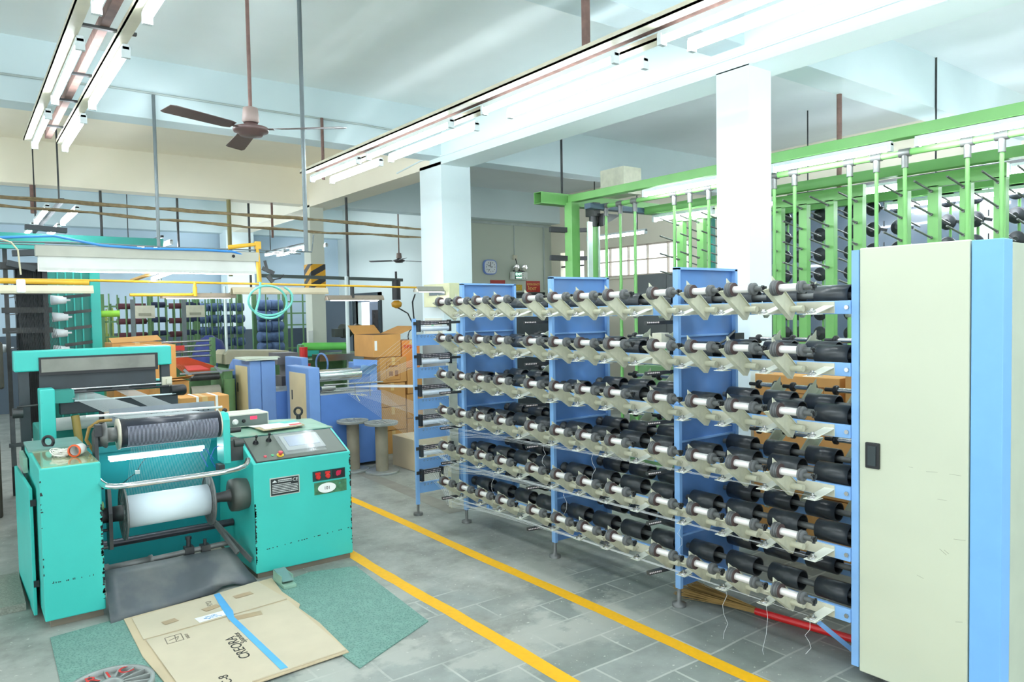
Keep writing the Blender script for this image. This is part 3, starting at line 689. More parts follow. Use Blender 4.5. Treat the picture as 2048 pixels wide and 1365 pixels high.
# chucks and swing arm
part('left_chuck', MB().lathe((.70, 5.5, .60), (1,0,0), [(0,.05),(.06,.05),(.06,.03),(.08,.03),(.08,.05),(.145,.055)], 20), dsteel, wm)
part('chuck_arm', MB().prism([(.755,5.44,.38),(.755,5.54,.36),(.755,5.56,.6),(.755,5.54,.8),(.755,5.46,.8),(.755,5.43,.62)], (.022,0,0)).cyl((.70,5.5,.79),(.76,5.5,.79),.012).cyl((.70,5.48,.39),(.75,5.48,.39),.01).cyl((.70,5.5,.5),(.76,5.5,.5),.01), dsteel, wm)
part('green_coupling', MB().lathe((.70,5.5,.665),(1,0,0),[(0,.03),(.035,.03)],10), M('coupling_green', (110,150,90), .5), wm)
part('right_chuck', MB().lathe((1.42, 5.5, .60), (1,0,0), [(0,.035),(.06,.035),(.10,.04),(.13,.05)], 20), dsteel, wm)
part('drive_disc', MB().lathe((1.545, 5.5, .60), (1,0,0), [(0,.05),(.005,.115),(.05,.12),(.06,.12),(.12,.11)], 32), M('disc_iron', (92,98,92), .5, metal=.4, var=.2), wm)
part('cross_bar', MB().cyl((.70, 5.85, .31), (1.66, 5.85, .31), .028, 14), M('bar_dark', (60,62,68), .35, metal=.3), wm)
part('cross_bar', MB().cyl((.70, 5.48, .245), (1.55, 5.55, .245), .019, 14).lathe((.70,5.48,.245),(1,.082,0),[(0,.035),(.05,.035),(.05,.026),(.3,.026),(.3,.033),(.32,.033)],14), castg, wm)
parts('bar_clamp', MB().box(1.23, 1.29, 5.5, 5.56, .2, .28).cyl((1.26,5.53,.28),(1.26,5.53,.33),.016).cyl((1.26,5.53,.33),(1.26,5.53,.35),.022,6).box(1.34,1.4,5.5,5.57,.22,.27).cyl((1.37,5.53,.27),(1.37,5.53,.31),.012), dsteel, wm)
part('lever_arm', MB().bar((1.47,5.62,.38), (1.56,5.4,.2), .02, .03).bar((1.5,5.75,.36),(1.64,5.36,.14), .012, .04), castg, wm)
# black tray resting in front
kp = MB(); n = 12; T = [(.715, 5.43, .255), (1.535, 5.50, .225)]; Bm = [(.70, 5.13, .006), (1.655, 5.27, .008)]
vs = []
for i in range(n+1):
    t = i/n
    for k in range(6):
        q = k/5; a = Vector(T[0]).lerp(Vector(T[1]), t); b = Vector(Bm[0]).lerp(Vector(Bm[1]), t); p = a.lerp(b, q); p.z += .008*math.sin(t*9+q*3)*q
        if k == 5 and i in (9, 10): p.y += .05; p.z += .02
        vs.append(p)
kp.add(vs, [(i*6+k, (i+1)*6+k, (i+1)*6+k+1, i*6+k+1) for i in range(n) for k in range(5)], True)
ky = part('kick_sheet', kp, M('black_sheet', (84,92,96), .38, var=.3, scale=2.5, dust=.6), wm)
md = ky.modifiers.new('s', 'SOLIDIFY'); md.thickness = .004
# beam of white yarn
wb = thing('yarn_beam', 'grey flanged beam wound with white yarn held in the turquoise machine', 'yarn beam', (1.13, 5.5, .6))
part('yarn_package', MB().lathe((.862, 5.5, .60), (1,0,0), [(0,.05),(0,.108),(.53,.108),(.53,.05)], 48), M('package_white', (224,238,244), .4, var=.03, scale=2), wb)
def flange(x, s):
    mb = MB().hollow((x,5.5,.6), (x+s*.012,5.5,.6), .182, .165, 48).hollow((x,5.5,.6), (x+s*.014,5.5,.6), .07, .03, 24).lathe((x+s*.003,5.5,.6), (s,0,0), [(0,.02),(0,.17),(.003,.17)], 40)
    for i in range(12):
        g = i*PI/6; mb.bar((x+s*.006, 5.5+.06*math.cos(g), .6+.06*math.sin(g)), (x+s*.006, 5.5+.168*math.cos(g), .6+.168*math.sin(g)), .012, .008, (1,0,0))
    return mb
part('flange', flange(.858, -1), castg, wb); part('flange', flange(1.395, 1), castg, wb)
segs = []
for i in range(50):
    x = .92+i*.0105; segs.append([(x, 5.525, 1.10-.075), (.88+i*.0098, 5.55, .70)])
sheet('yarn_sheet', segs, .0007, 'curtain of white yarns dropping from the black roller to the beam', M('thread_pale', (200,214,222), .6))
segs = []
for i in range(50):
    x = .92+i*.0105; segs.append([(x, 5.60, 1.21), (.93+i*.0104, 6.2, 1.165), (.6+i*.006+(.22 if i > 30 else 0), 7.15, 1.335)])
sheet('yarn_sheet', segs, .0015, 'spreading yarn sheet from the rear stand to the black roller')

# reed comb plate
rp = part('reed_plate', MB().bar((.90, 6.26, 1.17), (1.62, 6.1, 1.185), .006, .10), M('reed_grey', (150,158,164), .3, metal=.6), wm)
mb = MB()
for i in range(26): mb.cyl((1.14+i*.018, 6.205-i*.0040, 1.17+.016*(i%2)), (1.14+i*.018, 6.195-i*.0040, 1.17+.016*(i%2)), .006, 6)
for i in range(22): mb.box(.92+i*.01, .924+i*.01, 6.25-i*.0022, 6.258-i*.0022, 1.15, 1.156)
part('reed_eyelet', mb, dsteel, rp)
# worn paint along the cabinet edges
random.seed(21); mb = MB()
def chips(x, z0, z1, y, n, s=1, wd=.012):
    z = z0
    for i in range(n):
        z = z0+(z1-z0)*random.random()**.8; h = .004+random.random()*.02; w_ = wd*(.3+random.random()); xx = x if s > 0 else x-w_
        k = random.random()*.4; mb.prism([(xx, y-.0012, z), (xx+w_, y-.0012, z+h*k), (xx+w_*(.5+k), y-.0012, z+h), (xx, y-.0012, z+h*.8)], (0, .001, 0))
chips(.6995, .08, .75, 5.29, 60, -1); chips(.3705, .1, .95, 5.29, 9); chips(1.6655, .1, .55, 5.33, 60); chips(2.4145, .1, .82, 5.33, 45, -1)
for i in range(22):
    x = 1.7+random.random()*.7; mb.box(x, x+.004+random.random()*.008, 5.3285, 5.3295, .2+.06*(x-1.7), .206+.06*(x-1.7))
for i in range(14):
    x = .4+random.random()*.28; mb.box(x, x+.004, 5.2885, 5.2895, .28, .284+random.random()*.01)
part('paint_chips', mb, M('bare_dark_metal', (36,44,42), .6, var=.3), wm, kind='stuff')
# items on the machine
bun = MB(); random.seed(5)
for i in range(60):
    cx, cy = .535+(random.random()-.5)*.07, 5.66+(random.random()-.5)*.08; R = .02+random.random()*.022
    bun.torus((cx, cy, 1.005+random.random()*.028), (random.random()-.5, random.random()-.5, 1), R, .0026, 12, 4)
single('yarn_bundle', bun, M('yarn_bundle_white', (240,238,228), .8), 'tangled heap of white waste yarn on the turquoise cabinet top', 'yarn', kind='stuff')
cn = thing('yarn_cone', 'small white bobbin with orange rim lying on the turquoise cabinet', 'bobbin', (.62, 5.62, 1.0))
a = Vector((.585, 5.555, 1.042)); dd = Vector((.55, .83, .0)).normalized()
part('bobbin_rim', MB().lathe(a, dd, [(0,.032),(.0,.041),(.01,.042),(.014,.036),(.014,.032),(0,.032)], 28, False), orange, cn)
part('bobbin_body', MB().lathe(a, dd, [(.012,.034),(.05,.037),(.1,.034),(.104,.01)], 28, False).lathe(a, dd, [(.014,.031),(.08,.03)], 24, False), M('bobbin_white', (236,236,232), .5), cn)
part('spindle_pin', MB().cyl(a+dd*.1, a+dd*.19, .006, 8), black, cn)
cb = thing('control_box', 'beige tension control box with red digital display on the turquoise desk', 'control box', (1.9, 6.25, 1.008))
ca, ce = Vector((1.70, 6.0, 1.012)), Vector((2.02, 6.0, 1.012))
part('casing', MB().box(1.70, 2.02, 6.02, 6.28, 1.012, 1.118), M('casing_beige', (212,212,196), .45), cb, .006)
fp = part('front_panel', MB().box(1.712, 2.008, 6.012, 6.02, 1.022, 1.108), M('front_panel_grey', (98,112,106), .5), cb)
part('dial', MB().lathe((1.75, 6.012, 1.06), (0,-1,0), [(0,.024),(.004,.024),(.004,.016),(.02,.015)], 20), alu, fp)
part('dial', MB().lathe((1.815, 6.012, 1.063), (0,-1,0), [(0,.015),(.004,.015),(.004,.01),(.015,.009)], 16), black, fp)
part('display', MB().box(1.868, 1.922, 6.009, 6.012, 1.07, 1.095), M('display_red', (225,40,70), .4, emit=.8), fp)
pp = thing('document_folder', 'clipboard with white and red papers lying on the turquoise desk', 'papers', (2.08, 5.85, 1.012))
part('clipboard', MB().prism([(1.87, 5.70, 1.012), (2.22, 5.76, 1.012), (2.24, 5.92, 1.012), (1.86, 5.88, 1.012)], (0,0,.006)), M('clipboard_tan', (180,164,130), .7), pp)
part('paper_sheet', MB().prism([(1.89, 5.73, 1.019), (2.2, 5.77, 1.019), (2.22, 5.9, 1.022), (1.9, 5.87, 1.019)], (0,0,.004)).prism([(1.86, 5.9, 1.018), (2.12, 5.9, 1.018), (2.1, 6.0, 1.018), (1.84, 6.0, 1.018)], (0,0,.002)), paper, pp)
part('red_print', MB().prism([(2.1, 5.762, 1.0235), (2.2, 5.773, 1.0245), (2.205, 5.83, 1.0255), (2.11, 5.82, 1.0245)], (0,0,.0008)), M('print_red', (226,96,96), .6), pp)
# foot pedal
fpd = thing('foot_pedal', 'small grey-green metal foot pedal on the mat in front of the desk', 'foot pedal', (1.79, 5.08, 0))
part('pedal_base', MB().box(1.745, 1.835, 4.99, 5.22, .006, .03), tealtop, fpd, .004)
part('pedal_plate', MB().prism([(1.75, 5.03, .045), (1.83, 5.03, .045), (1.83, 5.2, .085), (1.75, 5.2, .085)], (0,0,.006)).box(1.75, 1.83, 5.2, 5.215, .03, .09), M('pedal_grey', (130,160,156), .4, metal=.3), fpd)
part('pedal_hood', MB().box(1.748, 1.752, 5.05, 5.22, .03, .08).box(1.828, 1.832, 5.05, 5.22, .03, .08), tealtop, fpd)
# mats, cardboard
def matmat():
    m = M('mesh_mat_green', (116,154,142), .75, var=.12, scale=12); N = m.node_tree.nodes; L = m.node_tree.links; b = N['Principled BSDF']
    tc = N.new('ShaderNodeTexCoord'); v = N.new('ShaderNodeTexVoronoi'); v.inputs['Scale'].default_value = 75; L.new(tc.outputs['Object'], v.inputs['Vector'])
    r = N.new('ShaderNodeValToRGB'); r.color_ramp.elements[0].position = .25; r.color_ramp.elements[1].position = .5
    L.new(v.outputs['Distance'], r.inputs['Fac']); src = b.inputs['Base Color'].links[0].from_socket
    mx = N.new('ShaderNodeMix'); mx.data_type = 'RGBA'; L.new(r.outputs['Color'], mx.inputs[0]); mx.inputs[6].default_value = s2l((88,128,118))+(1,); L.new(src, mx.inputs[7]); L.new(mx.outputs[2], b.inputs['Base Color'])
    return m
mm = matmat()
single('floor_mat', MB().prism([(2.02, 5.22, .001), (2.34, 5.12, .001), (2.255, 3.91, .001), (1.66, 3.62, .001), (1.6, 5.1, .001)], (0,0,.006)), mm, 'green mesh floor mat on the right of the cardboard, under the foot pedal', 'floor mat', 'green mesh floor mats')
single('floor_mat', MB().prism([(.38, 5.14, .001), (.82, 5.2, .001), (.9, 4.3, .001), (.84, 3.7, .001), (.36, 4.1, .001)], (0,0,.006)), mm, 'green mesh floor mat in the lower left corner, partly under a reel', 'floor mat', 'green mesh floor mats')
cbd = thing('cardboard_sheet', 'flattened brown carton with blue tape and black handwriting on the floor', 'cardboard', (1.25, 4.5, 0))
part('lower_sheet', MB().prism([(.775, 5.14, .008), (1.3, 5.2, .008), (1.75, 5.26, .008), (1.715, 4.95, .008), (1.73, 4.66, .008), (1.70, 4.6, .008), (1.715, 4.3, .008), (1.69, 3.82, .008), (1.15, 3.79, .008), (1.14, 3.3, .008), (.80, 3.4, .008), (.795, 4.1, .008), (.765, 4.5, .008)], (0,0,.006)), cardb, cbd)
cp = M('cardboard_pale', (204,192,166), .8, var=.05)
part('upper_sheet', MB().prism([(.815, 5.10, .015), (1.25, 5.17, .015), (1.64, 5.24, .015), (1.69, 4.79, .015), (1.33, 4.755, .015), (1.0, 4.73, .015), (.81, 4.72, .015)], (0,0,.006)), cp, cbd)
part('upper_sheet', MB().prism([(.82, 4.70, .015), (1.05, 4.705, .015), (1.33, 4.735, .015), (1.685, 4.76, .015), (1.68, 3.84, .015), (1.15, 3.81, .015), (1.14, 3.4, .015), (.86, 3.4, .015)], (0,0,.007)), cp, cbd)
part('blue_tape', MB().prism([(1.325, 5.17, .0225), (1.365, 5.18, .0225), (1.345, 4.8, .0225), (1.322, 4.7, .0235), (1.348, 3.835, .0235), (1.308, 3.835, .0235), (1.285, 4.7, .0235), (1.3, 4.9, .0225)], (0,0,.001)), M('tape_blue', (96,178,232), .4), cbd)
part('shipping_label', MB().prism([(1.12, 4.835, .0225), (1.3, 4.85, .0225), (1.29, 4.765, .0225), (1.13, 4.75, .0225)], (0,0,.0008)), paper, cbd)
mb = MB(); random.seed(9)
for i in range(26):
    x = 1.165+random.random()*.1; y = 4.77+random.random()*.05; mb.box(x, x+.015, y, y+.005, .0233, .0238)
part('label_print', mb, M('label_blue', (110,160,210), .6), cbd)
mb = MB()
for (x, y, dx, dy, rz) in ((.95,4.88,.08,.06,.2),(1.2,4.93,.1,.06,.3),(1.42,5.03,.12,.06,.1),(1.28,4.68,.2,.07,-.1)): mb.bar((x, y, .0232), (x+dx, y+dx*rz, .0232), dy, .0006)
part('brown_tape', mb, M('tape_brown', (184,160,128), .4), cbd)
text('handwriting', 'CREORA', .085, (1.235, 4.09, .0225), (.02,1,0), (-1,.02,0), inkb, cbd, ext=.0006)
text('handwriting', 'Spandex', .05, (1.275, 4.29, .0225), (0,1,0), (-1,0,0), inkb, cbd, ext=.0006)
text('handwriting', 'C-8', .07, (1.07, 3.86, .0225), (0,1,0), (-1,0,0), inkb, cbd, ext=.0006)
text('handwriting', 'HYO', .05, (1.27, 4.97, .0215), (.1,1,0), (-1,.1,0), M('print_grey', (120,110,96), .7), cbd, ext=.0006)
mb = MB()
for a, b in (((.905,4.555),(.995,4.56)),((.995,4.56),(1.0,4.66)),((1.0,4.66),(.91,4.65)),((.91,4.65),(.905,4.555)),((.925,4.60),(.98,4.625)),((.965,4.585),(.98,4.625)),((.955,4.56),(.965,4.655))): mb.bar(a+(.0225,), b+(.0225,), .005, .001)
part('printed_mark', mb, M('print_grey'), cbd)
text('printed_mark', 'INSIDE', .025, (1.03, 4.56, .0225), (0,1,0), (-1,0,0), M('print_grey'), cbd, ext=.0006)
# grey reel lying at the bottom left corner
rl = thing('reel', 'grey cast reel flange with red chalk marks lying on the green mat', 'reel', (.56, 4.2, .01))
part('rim', MB().hollow((.56,4.2,.01), (.56,4.2,.045), .205, .185, 48).hollow((.56,4.2,.01), (.56,4.2,.05), .06, .03, 24).lathe((.56,4.2,.012), (0,0,1), [(0,.02),(0,.19),(.006,.19)], 40), reelg, rl)
mb = MB()
for i in range(16):
    g = i*PI/8; mb.bar((.56+.055*math.cos(g), 4.2+.055*math.sin(g), .028), (.56+.188*math.cos(g), 4.2+.188*math.sin(g), .028), .01, .026)
part('spoke', mb, reelg, rl)
text('chalk_mark', 'R I C', .11, (.46, 4.27, .042), (1,.08,0), (-.08,1,0), redp, rl, ext=.0006)
# ---------------- rear tension stand of the teal machine
rs = thing('tension_stand', 'turquoise and black tension stand with dark window bar behind the turquoise machine', 'machine', (.95, 7.0, 0))
part('top_beam', MB().box(.355, 1.51, 7.0, 7.2, 1.49, 1.655), teal, rs, .01)
part('window_frame', MB().box(.52, 1.395, 6.985, 7.0, 1.455, 1.60), black, rs)
part('window_glass', MB().box(.535, 1.37, 6.975, 6.985, 1.48, 1.585), M('smoked_window', (120,122,110), .15, var=.35, scale=3, dust=.5), rs)
part('dark_apron', MB().box(.52, 1.38, 7.02, 7.05, 1.29, 1.46), darkgr, rs)
part('post', MB().box(.385, .455, 7.04, 7.12, 0, 1.5), darkgr, rs); part('post', MB().box(1.43, 1.50, 7.04, 7.12, 0, 1.5), darkgr, rs)
part('teal_column', MB().box(.50, .60, 6.75, 6.95, 0, 1.36), teal, rs, .008)
part('teal_motor', MB().box(.60, .73, 6.8, 6.95, 1.24, 1.34).lathe((.6,6.86,1.29),(1,0,0),[(0,.05),(.14,.05)],14), darkteal, rs)
part('beam_bar', MB().box(.64, 1.52, 6.86, 6.94, 1.14, 1.24), darkgr, rs, .006)
part('motor', MB().lathe((1.47, 6.88, 1.27), (1,0,0), [(0,.048),(.10,.048),(.12,.035)], 20), black, rs)
part('cream_bracket', MB().box(1.42, 1.50, 6.97, 7.0, 1.30, 1.385).box(1.45, 1.49, 6.94, 6.97, 1.325, 1.365), cream, rs)
part('teal_end_motor', MB().lathe((1.3, 7.25, 1.31), (1,0,0), [(0,.045),(.2,.045)], 16).box(1.2, 1.3, 7.2, 7.3, 1.27, 1.36), teal, rs)
for i, (y, z) in enumerate(((6.9,1.31),(7.0,1.33),(7.12,1.335),(7.25,1.345))):
    part('guide_rod', MB().cyl((.66, y, z), (1.46, y, z), .009, 8), chrome if i % 2 else dsteel, rs)
part('pale_edge', MB().box(.74, 1.5, 6.84, 6.855, 1.24, 1.25), white, rs)
part('threaded_rod', MB().cyl((.36, 6.95, 1.22), (.7, 6.9, 1.24), .008, 6).cyl((.33, 6.98, 1.17), (.40, 6.98, 1.17), .04, 14).bar((.33,6.98,1.15), (.33,6.98,.75), .03, .02, (0,1,0)).bar((.30,6.98,.92),(.44,6.98,.92), .03, .03), dsteel, rs)
part('flex_hose', MB().tube([(.74,6.84,1.13),(.755,6.82,.95),(.75,6.8,.7),(.745,6.8,.4)], .03, 12), M('hose_tan', (160,136,70), .5), rs)
part('stem', MB().cyl((.93,6.86,1.15), (.93,6.86,.55), .02, 10).box(.9,.96,6.83,6.89,.8,.9), black, rs)
part('lower_cabinet', MB().box(.52, 1.5, 7.3, 7.9, 0, .98), darkteal, rs, .01)
part('brass_conduit', MB().tube([(1.1,6.9,1.12),(1.14,6.85,1.05),(1.2,6.8,1.0),(1.3,6.7,.97),(1.36,6.6,.9)], .008, 6), M('conduit_brass'), rs)
part('cloth_roll', MB().lathe((.62, 7.25, 1.02), (1,0,0), [(0,.03),(0,.055),(.62,.06),(.62,.03)], 16), M('cloth_white', (228,232,226), .9), rs)
# ---------------- cartons
def box_thing(name, label, x0, x1, y0, y1, z0, z1, mat=None, tape=True, open_=False, group=None, flaps=(), straps=()):
    t = thing(name, label, 'box', ((x0+x1)/2, (y0+y1)/2, z0), group)
    m = mat or carton
    part('carton_body', MB().box(x0, x1, y0, y1, z0+.002, z1), m, t, .006)
    if tape and not open_: part('packing_tape', MB().box((x0+x1)/2-.025, (x0+x1)/2+.025, y0-.001, y1+.001, z1-.1, z1+.001), M('tape_tan', (216,180,116), .3), t)
    for f in flaps: part('flap', MB().prism(f, (0,0,.004)), m, t)
    for sx in straps: part('strap', MB().box(sx-.012, sx+.012, y0-.003, y1+.003, z0, z1+.003), paper, t)
    return t
print_m = M('carton_print', (150,96,50), .8)
def prt(t, items):
    mb = MB()
    for (x0, x1, y, z0, z1) in items: mb.box(x0, x1, y-.0015, y, z0, z1)
    part('carton_print', mb, print_m, t)
box_thing('cardboard_box', 'tall brown carton standing behind the turquoise stand, its front one', 1.42, 1.90, 8.6, 9.05, 0.85, 1.61)
box_thing('cardboard_box', 'brown carton with raised lid behind the tall front carton', 1.36, 1.86, 9.08, 9.6, 0.85, 1.63, flaps=[[(1.36,9.08,1.63),(1.86,9.08,1.65),(1.86,9.3,1.7),(1.36,9.3,1.68)]])
box_thing('cardboard_box', 'brown carton below the tall cartons at the stand', 1.3, 1.95, 8.55, 9.5, 0, .845)
b_ = box_thing('cardboard_box', 'brown carton with open flap right of the turquoise stand', 1.60, 1.93, 8.2, 8.5, .6, 1.24, open_=True, flaps=[[(1.58,8.1,1.27),(1.96,8.1,1.30),(1.96,8.35,1.25),(1.58,8.35,1.25)]])
box_thing('cardboard_box', 'brown carton under the open flap carton', 1.58, 1.96, 8.15, 8.53, 0, .595)
b_ = box_thing('cardboard_box', 'long brown carton with two white straps behind the control box', 1.70, 2.16, 7.6, 7.95, .86, 1.12, straps=(1.86, 2.04))
prt(b_, [(1.75,1.82,7.6,.90,.92),(1.94,2.0,7.6,.90,.92)])
box_thing('cardboard_box', 'pale brown carton beneath the white strapped carton', 1.60, 2.3, 7.45, 8.0, .42, .855, cardb)
box_thing('cardboard_box', 'brown carton lowest under the white strapped carton', 1.6, 2.3, 7.45, 8.0, 0, .415)
# stack at right, beside the blue warper
b_ = box_thing('cardboard_box', 'open brown carton topmost of the stack by the guide stand', 4.45, 4.86, 9.0, 9.6, 1.315, 1.62, open_=True, flaps=[[(4.86,9.0,1.62),(4.86,9.6,1.62),(5.14,9.6,1.72),(5.14,9.0,1.72)], [(4.45,9.6,1.62),(4.86,9.6,1.62),(4.86,9.8,1.74),(4.45,9.8,1.74)]])
part('white_label', MB().box(4.465, 4.50, 8.995, 8.999, 1.41, 1.54), paper, b_)
part('carton_inside_shade', MB().box(4.47, 4.84, 9.02, 9.58, 1.619, 1.6215), M('carton_shade_brown', (96,66,38), .9), b_)  # dark sheet over the closed top; shade of the inside put into colour
b_ = box_thing('cardboard_box', 'orange-brown carton with red printing right of the open topmost carton', 4.88, 5.15, 8.99, 9.45, 1.15, 1.53, mat=M('carton_orange', (224,140,66), .7, var=.05))
mb = MB(); random.seed(8)
for i in range(9): mb.box(4.90+.024*i, 4.912+.024*i, 8.986, 8.989, 1.42+.01*random.random(), 1.47)
part('carton_print', mb, redp, b_)
for i, (x0, x1, y0, z0, z1, lab) in enumerate((
    (4.53, 4.93, 8.98, .965, 1.31, 'brown carton second from top in the stack by the guide stand'),
    (4.94, 5.17, 8.98, .79, 1.145, 'narrow brown carton under the orange-brown carton'),
    (4.50, 4.90, 8.97, .64, .96, 'brown carton in the middle of the stack by the guide stand'),
    (4.92, 5.17, 8.97, .45, .785, 'narrow brown carton low in the right column of the stack'),
    (4.50, 4.90, 8.96, .32, .635, 'brown carton second from the floor in the stack'),
    (4.50, 4.90, 8.96, 0, .315, 'brown carton on the floor at the foot of the stack'),
    (4.92, 5.17, 8.97, 0, .445, 'narrow brown carton on the floor beside the column'))):
    b_ = box_thing('cardboard_box', lab, x0, x1, y0, y0+.5, z0, z1)
    if i == 0: prt(b_, [(4.62,4.83,8.98,1.245,1.25),(4.62,4.83,8.98,1.0,1.005),(4.62,4.625,8.98,1.0,1.25),(4.825,4.83,8.98,1.0,1.25),(4.66,4.72,8.98,1.06,1.12),(4.75,4.8,8.98,1.05,1.13),(4.66,4.79,8.98,1.18,1.2)])
b_ = box_thing('cardboard_box', 'pale carton with white paper label on the floor behind the guide stand', 4.33, 4.88, 7.75, 8.3, 0, .385, mat=cardb, tape=False)
part('paper_label', MB().box(4.37, 4.50, 7.746, 7.749, .16, .31), paper, b_)
# cartons behind the blue rack
r_x = 4.95
cnt = 0
for (y0, y1, z0, z1, x, lab) in ((1.6, 2.75, 1.05, 1.46, 5.0, 'long printed brown carton topmost behind the right bay of the blue rack'),
    (2.8, 3.5, .98, 1.38, 5.02, 'brown carton with printing behind the rack, beside the big column'),
    (1.6, 2.5, .55, 1.045, 4.98, 'brown carton in the middle layer behind the right bay'),
    (2.55, 3.5, .5, .975, 5.0, 'brown carton with dark writing in the middle layer behind the rack'),
    (1.6, 2.5, .02, .545, 4.98, 'brown carton on the floor behind the right bay'),
    (2.55, 3.5, .02, .495, 5.0, 'brown carton on the floor behind the rack near the column')):
    b_ = box_thing('cardboard_box', lab, x, 5.6 if y1 < 3.55 else 5.15, y0, y1, z0, z1, tape=False)
    mb = MB()
    if cnt < 2:
        for q in range(5): mb.box(x-.001, x, y0+.25, y0+.5-.02*(q % 3), z1-.1-.035*q, z1-.09-.035*q)
        for q in range(4): mb.box(x-.001, x, y1-.3, y1-.1-.02*(q % 2), z1-.1-.035*q, z1-.088-.035*q)
        mb.box(x-.001, x, y0+.12, y0+.2, z1-.2, z1-.19).box(x-.001, x, y0+.12, y0+.2, z1-.08, z1-.07).box(x-.001, x, y0+.12, y0+.125, z1-.2, z1-.07).box(x-.001, x, y0+.195, y0+.2, z1-.2, z1-.07)
        part('carton_print', mb, print_m, b_)
    cnt += 1
# green-sided goods trolley glimpsed between the rack bays
single('machine_block', MB().box(6.3, 6.75, 4.7, 6.1, 0, .95).box(6.35, 6.5, 4.8, 6.0, .95, 1.25), greend, 'dull green machine body glimpsed through the middle bay of the rack', 'machine')
# ---------------- blue warping machines
def blue_machine(name, label, x, y, top, W=.95, D=.75, s=1):
    t = thing(name, label, 'machine', (x+.5, y+.4, 0))
    part('end_cabinet', MB().box(x, x+.14, y, y+D, .05, top), bluem, t, .012)
    part('cream_door', MB().box(x-.006, x, y+.1, y+D-.12, .3, top-.075), creamy, t)
    part('door_slot', MB().box(x-.009, x-.006, y+D-.22, y+D-.19, top-.42, top-.3), black, t)
    part('lower_body', MB().box(x+.14, x+W, y-.0, y+D*.8, .04, .93), M('blue_machine_body', (88,130,200), .42, var=.05), t, .006)
    part('worktop', MB().box(x+.14, x+W-.12, y+.0, y+D*.8, .93, .945), M('bench_grey', (180,186,188), .35, metal=.3), t)
    part('right_cabinet', MB().box(x+W-.10, x+W, y+.1, y+D, .5, top), bluem, t, .01)
    return t
m1 = blue_machine('blue_warping_machine', 'blue warping machine with cream door and chrome rollers behind the desk', 3.345, 8.5, 1.27)
part('chrome_roller', MB().cyl((3.5, 8.6, 1.16), (4.05, 8.6, 1.16), .075, 28), chrome, m1)
part('chrome_roller', MB().cyl((3.5, 8.52, 1.01), (3.68, 8.52, 1.01), .03, 18).cyl((3.5, 8.55, .965), (3.95, 8.55, .965), .014, 12), steel, m1)
part('guide_bar', MB().cyl((3.5, 8.42, 1.06), (4.28, 8.42, 1.045), .01, 8).cyl((3.9,8.42,.9),(3.9,8.42,1.05),.006,6).cyl((4.1,8.42,.88),(4.1,8.42,1.05),.006,6), steel, m1)
cl = MB()
vs = []
for i in range(9):
    for j in range(7):
        a = i/8; b = j/6; vs.append((4.02+.24*a, 8.50+.12*b-.03*math.sin(b*5+a*3), 1.26-.16*b*(1-.5*a)+.012*math.sin(a*11+b*4)))
cl.add(vs, [(i*7+j, (i+1)*7+j, (i+1)*7+j+1, i*7+j+1) for i in range(8) for j in range(6)], True)
single('blue_cloth', cl, M('cloth_light_blue', (150,188,228), .8), 'light blue cloth draped over the chrome roller end', 'cloth')
part('top_bar', MB().bar((3.98, 8.62, 1.3), (4.3, 8.62, 1.27), .03, .08), bluem, m1)
part('yarn_tuft', MB().bar((3.83,8.38,.93),(3.98,8.38,.9),.05,.012).bar((3.88,8.36,.92),(3.92,8.34,.84),.03,.01).bar((3.95,8.36,.92),(4.02,8.34,.9),.03,.01), M('tuft_grey', (196,200,190), .9), m1)
m2 = blue_machine('blue_warping_machine', 'second blue warping machine with papers on top, left of the first', 2.92, 9.35, 1.34, W=.8, D=.7)
part('slanted_side', MB().prism([(2.92, 10.05, .05), (2.92, 10.05, 1.34), (2.92, 10.2, 1.26), (2.92, 10.45, .98), (2.92, 10.45, .05)], (.14, 0, 0)), bluem, m2)
part('tall_cabinet', MB().box(3.06, 3.24, 9.34, 9.9, .05, 1.33), bluem, m2, .01)
single('paper_stack', MB().prism([(2.86,9.3,1.345),(3.26,9.3,1.345),(3.34,9.6,1.35),(3.0,9.75,1.36),(2.84,9.7,1.36)], (0,0,.02)).prism([(2.88,9.28,1.367),(3.3,9.32,1.367),(3.36,9.6,1.367),(2.95,9.7,1.372)], (0,0,.005)), M('paper_greenish', (216,226,208), .7), 'stack of pale papers on the second blue machine', 'papers')
# ---------------- reels on the floor
def floor_reel(x, y, h, r, lab):
    t = thing('cable_reel', lab, 'reel', (x, y, 0), 'upright reels beside the blue machine')
    part('base_disc', MB().lathe((x,y,0), (0,0,1), [(0,r*.98),(.02,r),(.028,r*.97)], 36), reelg, t)
    part('core', MB().lathe((x,y,.028), (0,0,1), [(0,.075),(h-.05,.075)], 24), M('core_brown', (146,138,120), .6, var=.2), t)
    part('top_disc', MB().lathe((x,y,h-.02), (0,0,1), [(0,r*.97),(.012,r),(.02,r)], 40), reelg, t)
    mb = MB()
    for i in range(12):
        g = i*PI/6; mb.bar((x+.07*math.cos(g), y+.07*math.sin(g), h+.004), (x+r*.94*math.cos(g), y+r*.94*math.sin(g), h+.004), .014, .01)
    mb.hollow((x,y,h), (x,y,h+.012), r, r*.93, 36).lathe((x,y,h),(0,0,1),[(0,.03),(.012,.03)],14)
    part('top_rib', mb, reelg, t)
floor_reel(4.02, 7.98, .60, .2, 'front grey reel standing upright beside the blue machine')
floor_reel(3.80, 8.30, .61, .19, 'rear grey reel standing upright just behind the front one')
floor_reel(3.25, 8.1, .60, .19, 'third grey reel half hidden behind the turquoise desk')
